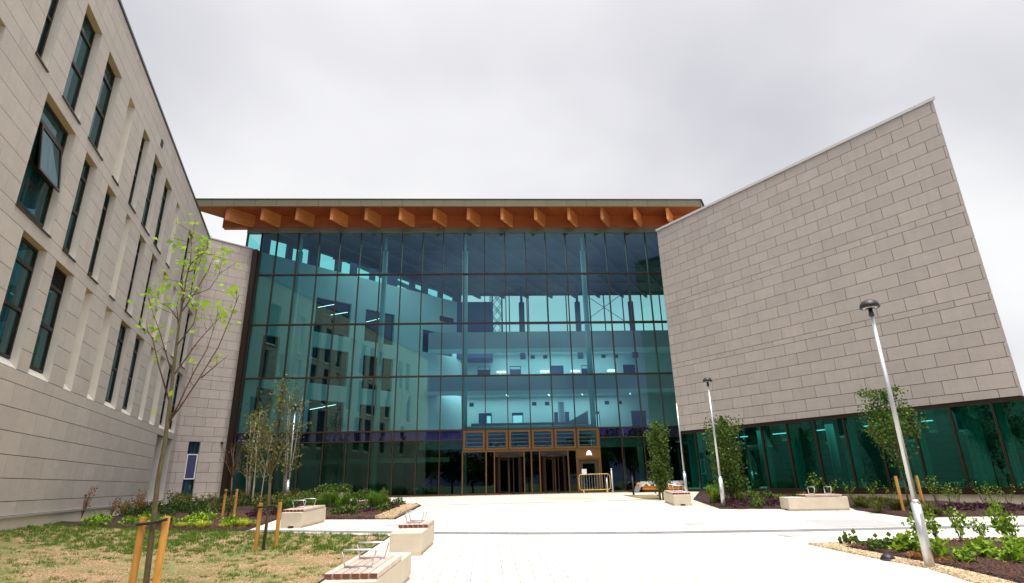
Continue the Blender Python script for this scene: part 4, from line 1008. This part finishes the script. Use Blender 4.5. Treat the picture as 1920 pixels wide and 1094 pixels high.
def small_tree(name, label, x, y, bark, leafm, clear, H, wid, n_l, lsz, stems=1, stake=None, group=None, seed=1, tone=1, shape='oval', tr=.035, twigs=True, depth=2):
    random.seed(seed); t = thing(name, label, 'tree', (x,y,g(y)), 0, group)
    mb = MB(); tips = []
    if stems == 1:
        mb.tube([(0,0,-.05),(.02,0,clear*.5),(-.03,0,clear)], [tr,tr*.85,tr*.75], 8)
        for k in range(5):
            a = k*1.257+random.random(); limb(mb, Vector((-.03,0,clear)), Vector((cos(a)*.55,sin(a)*.55,1)).normalized(), (H-clear)*.5, tr*.5, depth-1, tips, .5, .4)
        limb(mb, Vector((-.03,0,clear)), Vector((0,0,1)), (H-clear)*.72, tr*.6, depth, tips, .55, .35)
    else:
        for k in range(stems):
            a = k*2*pi/stems+random.random()*.6; r_ = random.uniform(.06,.18)
            top = Vector((cos(a)*wid*random.uniform(.2,.6), sin(a)*wid*random.uniform(.2,.6), H*random.uniform(.75,.97)))
            b0 = Vector((cos(a)*r_, sin(a)*r_, -.05)); pts = [b0.lerp(top, u)+Vector((random.gauss(0,.03),random.gauss(0,.03),0))*(1 if 0<u<1 else 0) for u in (0,.25,.5,.75,1)]
            mb.tube(pts, [tr,tr*.8,tr*.6,tr*.4,tr*.15], 6)
            for u in range(14):
                v = random.uniform(clear/H,.98); i = min(int(v*4),3); q = pts[i].lerp(pts[i+1], v*4-i)
                limb(mb, q, Vector((random.gauss(0,1),random.gauss(0,1),.9)).normalized(), wid*random.uniform(.5,1.), tr*.25, 0, tips, .5, .3, 3)
    mb.build('trunk', M[bark], t, True)
    lf = MB(); random.shuffle(tips)
    for k in range(n_l):
        if tips and random.random() < (.8 if stems == 1 or bark == 'bark_birch' else .45):
            p, d = tips[k % len(tips)]; c_ = p+Vector((random.gauss(0,.13),random.gauss(0,.13),random.gauss(0,.14)))
        else:
            u = random.random(); a = random.random()*6.28; zz = clear*.9+(H-clear*.9)*u
            prof = (sin(pi*min(1,u*1.02))**.6)*(1-.35*u) if shape == 'oval' else (1-u)**.5*.9
            rr = wid*prof*random.random()**.5*(.75+.35*sin(a*3+zz*4)); c_ = Vector((rr*cos(a), rr*sin(a), zz))
        if c_.z > H*1.02 or math.hypot(c_.x,c_.y) > wid*1.15: continue
        lf.leaf(c_, lsz*random.uniform(.7,1.2), False, .5)
    lf.build('crown', M[leafm], t)
    if stake:
        stakes(t, stake[0], stake[1], .05)
        s_ = MB(); xs_ = [q[0] for q in stake[0]]
        s_.tube([(min(xs_)-.05,-.06,stake[1]-.1),(max(xs_)+.05,-.06,stake[1]-.08)], .02, 6); s_.build('tie_strap', M['strap'], t)
    return t
small_tree('staked_tree', 'bare-trunked young tree behind two orange stakes in the middle of the lawn edge', -6.4, 15.52, 'bark', 'leaf_olive', 1.85, 4.35, .75, 420, .07, stake=([(-.20,0),(.17,.35)], 1.15), seed=3, tr=.045)
small_tree('leafless_sapling', 'nearly leafless sapling between two stakes in the planting bed by the stone corner', -11.45, 24.0, 'bark_red', 'leaf_rust', 1.6, 3.3, .65, 14, .06, stake=([(-.22,0),(.2,.1)], 1.15), seed=5, tr=.035)
small_tree('silver_birch', 'multi-stemmed silver birch before the leftmost panes of the hall', -13.8, 30.9, 'bark_birch', 'leaf_olive', 1.5, 5.3, .75, 1800, .085, stems=4, group='birches in the left bed', seed=8, tr=.06)
small_tree('silver_birch', 'taller silver birch just left of the far-left street lamp', -12.6, 32.6, 'bark_birch', 'leaf_olive', 1.8, 6.6, .8, 1500, .085, stems=3, group='birches in the left bed', seed=11, tr=.055)
small_tree('silver_birch', 'thin-leaved birch growing behind the staked tree before the hall glass', -11.9, 27.5, 'bark_birch', 'leaf_olive', 1.6, 4.4, .8, 500, .08, stems=2, group='birches in the left bed', seed=12, tr=.035)
small_tree('bushy_tree', 'dense multi-stemmed green tree beside the timber stack near the entrance', 7.05, 29.1, 'bark', 'leaf_green', .45, 3.7, .60, 6000, .085, stems=6, group='multi-stemmed trees by the right wing', seed=21, tr=.03)
small_tree('bushy_tree', 'widest multi-stemmed tree behind the middle street lamp on the right', 9.1, 25.5, 'bark', 'leaf_green', .5, 3.65, .80, 7500, .085, stems=8, group='multi-stemmed trees by the right wing', seed=22, tr=.03)
small_tree('staked_tree', 'slender green tree with one orange stake in front of the ribbon window', 13.85, 21.45, 'bark', 'leaf_green', 1.6, 4.2, 1.0, 4200, .085, stake=([(-.42,-.3),(.45,-.1)], 1.2), seed=29, tr=.035)
# ------------------------------------------------------------------ bed planting: individual shrubs
def leaf_cluster(mb, c, r, h, n, sz, flat=.5, lob=False):
    for k in range(n):
        a = random.random()*6.28; q = random.random()**.5*r
        mb.leaf((c[0]+q*cos(a), c[1]+q*sin(a), c[2]+h*random.uniform(.15,1)*(1-.5*(q/r)**2)), sz*random.uniform(.7,1.25), lob, flat)
def shrub_proto(name, label, cat, group, leafm, r, h, n, sz, stems=0, bark='bark', lob=False, flat=.6):
    t = thing(name, label, cat, (0,0,0), 0, group)
    st = MB(); lf = MB()
    for k in range(stems):
        a = random.random()*6.28; top = Vector((cos(a)*r*random.uniform(.3,1), sin(a)*r*random.uniform(.3,1), h*random.uniform(.7,1)))
        st.tube([(0,0,-.03), top*.5+Vector((0,0,.05*h)), top], [.008,.006,.003], 5, False)
        for q in range(n//stems):
            u = random.uniform(.35,1.02); lf.leaf(top*u+Vector((random.gauss(0,.05),random.gauss(0,.05),random.gauss(0,.04))), sz*random.uniform(.7,1.2), lob, flat)
    if not stems:
        for k in range(4):
            a = k*1.6; st.tube([(0,0,-.03),(cos(a)*r*.5,sin(a)*r*.5,h*.6)], [.008,.003], 4, False)
        leaf_cluster(lf, (0,0,0), r, h, n, sz, flat, lob)
    st.build('stems', M[bark], t); lf.build('foliage', M[leafm], t); return t
def blade_proto(name, label, cat, group, leafm, r, h, n):
    t = thing(name, label, cat, (0,0,0), 0, group); mb = MB()
    for k in range(n):
        a = random.random()*6.28; q = random.random()*r*.4; l = random.uniform(.2,1)*r; hh = h*random.uniform(.6,1.1); w_ = .009; mb.tone = random.random()
        x0_, y0_ = q*cos(a), q*sin(a); x1_, y1_ = x0_+l*.6*cos(a), y0_+l*.6*sin(a); x2_, y2_ = x0_+l*1.2*cos(a), y0_+l*1.2*sin(a); px_, py_ = -sin(a)*w_, cos(a)*w_
        mb.add([(x0_-px_,y0_-py_,0),(x0_+px_,y0_+py_,0),(x1_+px_,y1_+py_,hh*.8),(x1_-px_,y1_-py_,hh*.8),(x2_,y2_,hh*(.75 if l > .5*r else 1.1))], [(0,1,2,3),(3,2,4)])
    mb.build('blades', M[leafm], t); return t
random.seed(77)
def inside(x, y, poly):
    c_ = False; n = len(poly)
    for i in range(n):
        x1_,y1_ = poly[i]; x2_,y2_ = poly[i-1]
        if (y1_ > y) != (y2_ > y) and x < (x2_-x1_)*(y-y1_)/(y2_-y1_)+x1_: c_ = not c_
    return c_
def scatter(proto, spots, labels=None, smin=.75, smax=1.2):
    first = True
    for i,(x,y) in enumerate(spots):
        o = proto if first else dup(proto, (0,0,0)); first = False
        o.location = (x,y,gl(x,y)+.06); o.rotation_euler = (0,0,random.random()*6.28); s_ = random.uniform(smin,smax); o.scale = (s_,s_,s_*random.uniform(.85,1.15))
        if labels: o['label'] = labels[i] if i < len(labels) else labels[-1]
def rnd_spots(poly, n, box=None, mind=.35):
    xs = [p[0] for p in poly]; ys = [p[1] for p in poly]; x0_,x1_,y0_,y1_ = (min(xs),max(xs),min(ys),max(ys)) if not box else box
    out = []; t = 0
    while len(out) < n and t < n*60:
        t += 1; x = random.uniform(x0_,x1_); y = random.uniform(y0_,y1_)
        if inside(x,y,poly) and all((x-a)**2+(y-b)**2 > mind**2 for a,b in out): out.append((x,y))
    return out
# left bed
scatter(shrub_proto('ground_shrub','low bright green leafy shrub in the left mulch bed','shrub','low green shrubs in the left mulch bed','leaf_bright',.32,.30,150,.085), rnd_spots(BED1, 15, (-14.6,-9.2,20.0,23.2), .5))
scatter(blade_proto('yellow_grass','yellow-green grass clump at the front of the left mulch bed','grass clump','yellow grass clumps in the left bed','leaf_yellow',.32,.22,170), [(-11.2,20.3),(-10.5,20.25),(-9.8,20.4),(-9.35,20.7),(-12.3,20.5)])
scatter(shrub_proto('dark_shrub','dark green rounded shrub towards the back of the left bed','shrub','dark shrubs at the back of the left bed','leaf_dark',.4,.42,190,.08), rnd_spots(BED1, 34, (-17,-9,23.5,33), .5))
scatter(shrub_proto('olive_shrub','yellowish olive shrub along the stone base of the left wing','shrub','olive shrubs along the left stone base','leaf_olive',.45,.6,190,.07,stems=9), rnd_spots(BED1, 46, (-19.2,-10,25.5,35.8), .5))
scatter(shrub_proto('wispy_shrub','tall wispy rust-tinged shrub against the left wing wall','shrub','wispy shrubs against the left wing','leaf_rust',.4,1.0,110,.06,stems=9,bark='bark_red'), [(-15.2,22.6),(-15.6,23.8),(-15.9,25.2),(-15.3,24.6),(-16.4,26.4),(-16.0,22.2)])
scatter(blade_proto('tall_grass','upright green grass clump in the bed before the hall','grass clump','upright grass clumps in the left bed','grass_green',.28,.6,130), rnd_spots(BED1, 26, (-10.2,-5.6,26.0,30.5), .4))
scatter(shrub_proto('purple_shrub','low purple-leaved shrub near the gravel margin','shrub','purple shrubs near the gravel margin','leaf_purple',.32,.25,150,.08), rnd_spots(BED1, 12, (-8.6,-5.4,23.4,28), .45)+[(-9.6,24.3),(-9.9,24.9),(-10.3,23.9)])
scatter(shrub_proto('ground_shrub','small green shrub on dark mulch beside the gravel margin','shrub','green shrubs beside the gravel margin','leaf_green',.3,.3,150,.08), rnd_spots(BED1, 14, (-9,-5.4,23.2,28.5), .45))
scatter(shrub_proto('leafy_bush','big round leafy bush in front of the hall base','bush','leafy bushes in front of the hall base','leaf_green',.55,.7,420,.09), [(-12.1,33.6),(-10.9,33.2),(-8.4,32.0),(-7.9,31.4),(-13.4,34.2)])
# right beds
scatter(blade_proto('tall_grass','green grass clump in the bed around the middle right lamp','grass clump','grass clumps around the middle right lamp','leaf_bright',.28,.45,140), rnd_spots(R1, 14, (8.2,12.4,24.6,32.8), .45))
scatter(shrub_proto('purple_shrub','dark purple low shrub in the bed around the middle right lamp','shrub','purple shrubs around the middle right lamp','leaf_purple',.3,.24,150,.07), rnd_spots(R1, 18, (8.0,12.2,23.4,26.5), .36))
scatter(shrub_proto('ground_shrub','green leafy shrub behind the wide concrete bench','shrub','green shrubs behind the wide bench','leaf_green',.32,.45,190,.08), rnd_spots(R1, 9, (9.2,12.9,23.6,28), .45))
scatter(blade_proto('tall_grass','grass clump at the bench end of the bed under the ribbon window','grass clump','grass clumps under the ribbon window','leaf_olive',.28,.32,150), rnd_spots(R2, 18, (12.5,14.6,19.7,24.5), .32))
scatter(shrub_proto('purple_shrub','dark purple low shrub in the bed under the ribbon window','shrub','purple shrubs under the ribbon window','leaf_purple',.3,.22,150,.07), rnd_spots(R2, 14, (13.4,17.5,19.7,22), .38))
scatter(shrub_proto('wispy_shrub','thin pale-stemmed shrub against the cream plinth of the right wing','shrub','thin shrubs against the right plinth','leaf_bright',.38,1.0,80,.06,stems=7), [(14.0,26.8),(14.4,26.0),(14.9,25.3),(15.3,24.6),(15.8,24.0),(16.2,23.4),(16.6,22.8),(17.1,22.2),(17.6,21.7),(18.2,21.2),(13.6,27.4),(16.9,21.5),(16.1,22.5),(18.7,20.7)])
scatter(shrub_proto('broadleaf_plant','bright lime broad-leaved plant in the mulch right of the nearest lamp','plant','lime broad-leaved plants in the near right bed','leaf_bright',.27,.34,70,.11,0,'bark',True,1.4), [(8.3,12.35),(8.45,11.85),(9.15,12.3),(9.55,12.75),(9.75,12.1),(10.15,12.6),(10.4,13.0),(9.3,11.7),(10.0,11.5),(10.6,12.0),(8.25,13.1),(10.8,12.6)])
scatter(shrub_proto('tall_sapling','tall leafy-topped sapling shrub at the back of the near right bed','shrub','tall stemmed shrubs in the near right bed','leaf_bright',.30,.75,150,.075,stems=8), [(9.35,14.2),(9.75,14.35),(10.1,14.1),(10.75,14.3),(11.1,14.0),(11.4,14.4),(10.95,13.6),(11.6,13.5)])
scatter(shrub_proto('small_dark_plant','small dark green plant on the mulch left of the nearest lamp','plant','small dark plants in the near right bed','leaf_green',.17,.20,60,.09), [(7.75,13.4),(7.95,13.9),(8.2,13.0),(8.05,13.55),(8.5,13.9),(7.7,14.35),(8.7,13.35),(9.0,13.8)])
scatter(shrub_proto('rust_plant','small rust-coloured plant at the foot of the nearest lamp','plant','rust-coloured plants by the nearest lamp','leaf_rust',.18,.14,60,.08), [(7.95,12.4),(8.1,12.0)])
# grass blades on the worn lawn
mb = MB(); random.seed(5)
cl = [(random.uniform(-11.5,-3.7), random.uniform(8.5,19.6), random.random()) for k in range(1000)]
cl += [(random.uniform(-15,-9), random.uniform(14.5,20), random.random()) for k in range(750)]
cl += [(random.uniform(-10,-3.8), random.uniform(14.5,19.3), random.random()) for k in range(420)]
for x,y,s_ in cl:
    if not inside(x,y,LAWN): continue
    dens_ = sin(x*1.3+y*.7)+sin(y*1.9-x*.8)
    if y < 14.3 and dens_ < -.3 and s_ < .8: continue
    R_ = .05+.16*s_*s_
    for q in range(int(10+34*s_)):
        a = random.random()*6.28; r_ = random.random()*R_; b = random.random()*6.28; h_ = random.uniform(.02,.07)*(1+.6*(y>15)); w_ = .006
        px_, py_ = x+r_*cos(a), y+r_*sin(a); z_ = gl(px_,py_)+.03; mb.tone = random.random()
        mb.add([(px_-w_*cos(b),py_-w_*sin(b),z_),(px_+w_*cos(b),py_+w_*sin(b),z_),(px_+random.gauss(0,.025),py_+random.gauss(0,.025),z_+h_)], [(0,1,2)])
o = mb.build('grass', M['grass_green']); o['kind'] = 'stuff'; o['label'] = 'patchy short grass tufts on the worn lawn'
# mulch chips / gravel stones
def chips(name, poly, n, box, m, sz, dz, label):
    mb = MB()
    for k in range(n):
        x = random.uniform(box[0],box[1]); y = random.uniform(box[2],box[3])
        if not inside(x,y,poly): continue
        mb.tone = random.random(); s_ = sz*random.uniform(.5,1.3); a = random.random()*3.14; c_, d_ = cos(a)*s_, sin(a)*s_; z = gl(x,y)+dz
        mb.add([(x-c_,y-d_,z),(x+d_*.4,y-c_*.4,z),(x+c_,y+d_,z+random.uniform(0,s_*.6)),(x-d_*.4,y+c_*.4,z),(x,y,z+s_*.7)], [(0,1,4),(1,2,4),(2,3,4),(3,0,4)])
    o = mb.build(name, m); o['kind'] = 'stuff'; o['label'] = label
mat('chip_gravel', (.70,.56,.36), .9, col2=(.30,.20,.11), namp=.1)
mat('chip_bark', (.035,.016,.014), .9, col2=(.17,.075,.05), namp=.1)
mat('chip_dirt', (.74,.58,.38), .9, col2=(.16,.07,.03), namp=.1)
chips('gravel_stones', R3, 9000, (6.9,11.5,9.5,15.2), M['chip_gravel'], .022, .035, 'tan gravel stones edging the near right bed')
chips('gravel_stones', [(-5.35,22.86),(-4.6,22.72),(-4.6,28.6),(-5.3,28.9)], 3500, (-5.4,-4.5,22.7,29), M['chip_gravel'], .03, .11, 'tan gravel stones at the end of the left bed')
chips('bark_chips', R3m, 9000, (7.4,12,9.5,14.7), M['chip_bark'], .03, .085, 'dark bark chips in the near right bed')
chips('bark_chips', BED1, 6000, (-13,-4.6,19.8,26), M['chip_bark'], .04, .10, 'dark bark chips in the left bed')
chips('soil_crumbs', LAWN, 14000, (-11,-3.6,8.5,19), M['chip_dirt'], .016, .03, 'pale stones and soil crumbs on the worn lawn')
# dark timber edging along the lawn
mb = MB()
for (x0_,y0_),(x1_,y1_) in (((-3.62,3),(-3.72,17.81)),((-3.72,17.81),(-8.89,19.79))):
    mb.hexa([(x0_,y0_,g(y0_)-.05),(x1_,y1_,g(y1_)-.05),(x1_+.03,y1_+.02,g(y1_)-.05),(x0_+.03,y0_+.02,g(y0_)-.05),(x0_,y0_,g(y0_)+.025),(x1_,y1_,g(y1_)+.025),(x1_+.03,y1_+.02,g(y1_)+.025),(x0_+.03,y0_+.02,g(y0_)+.025)])
struct(mb.build('lawn_edging', M['edging']))
# ------------------------------------------------------------------ trees behind the camera, mirrored in the glass
random.seed(42)
def far_tree(x, y, H, R_, i):
    t = thing('park_tree', 'dark broadleaf tree of the row mirrored in the hall glass', 'tree', (x,y,g(y)), 0, 'row of trees mirrored in the hall glass')
    mb = MB(); tips = []
    mb.tube([(0,0,0),(0,0,H*.35)], [.22,.16], 7)
    for k in range(6): a = k*1.05; limb(mb, Vector((0,0,H*.3)), Vector((cos(a)*.7,sin(a)*.7,1)).normalized(), H*.42, .1, 1, tips, .6, .2)
    mb.build('trunk', M['bark'], t); lf = MB()
    for k in range(1500):
        p, d = tips[k % len(tips)]; lf.leaf(p+Vector((random.gauss(0,R_*.22),random.gauss(0,R_*.22),random.gauss(0,H*.07))), .55, False, .5)
    lf.build('crown', M['far_leaf'], t)
    return t
protos = [far_tree(-14,-24,9.5,4,0), far_tree(-5,-28,7.5,3.6,1), far_tree(4,-24,8.5,3.8,2)]
for x,y,k,s_ in ((-30,-26,0,1.1),(-22,-30,1,1.2),(-10,-33,2,1.),(-1,-34,1,.9),(9,-30,0,.8),(14,-26,1,1.1),(20,-30,2,1.2),(27,-26,0,1.2),(34,-30,1,1.3),(42,-26,2,1.2),(-38,-30,2,1.2),(1,-22,1,.75)):
    o = dup(protos[k], (x,y,g(y)), random.random()*6, scale=(s_,s_,s_))
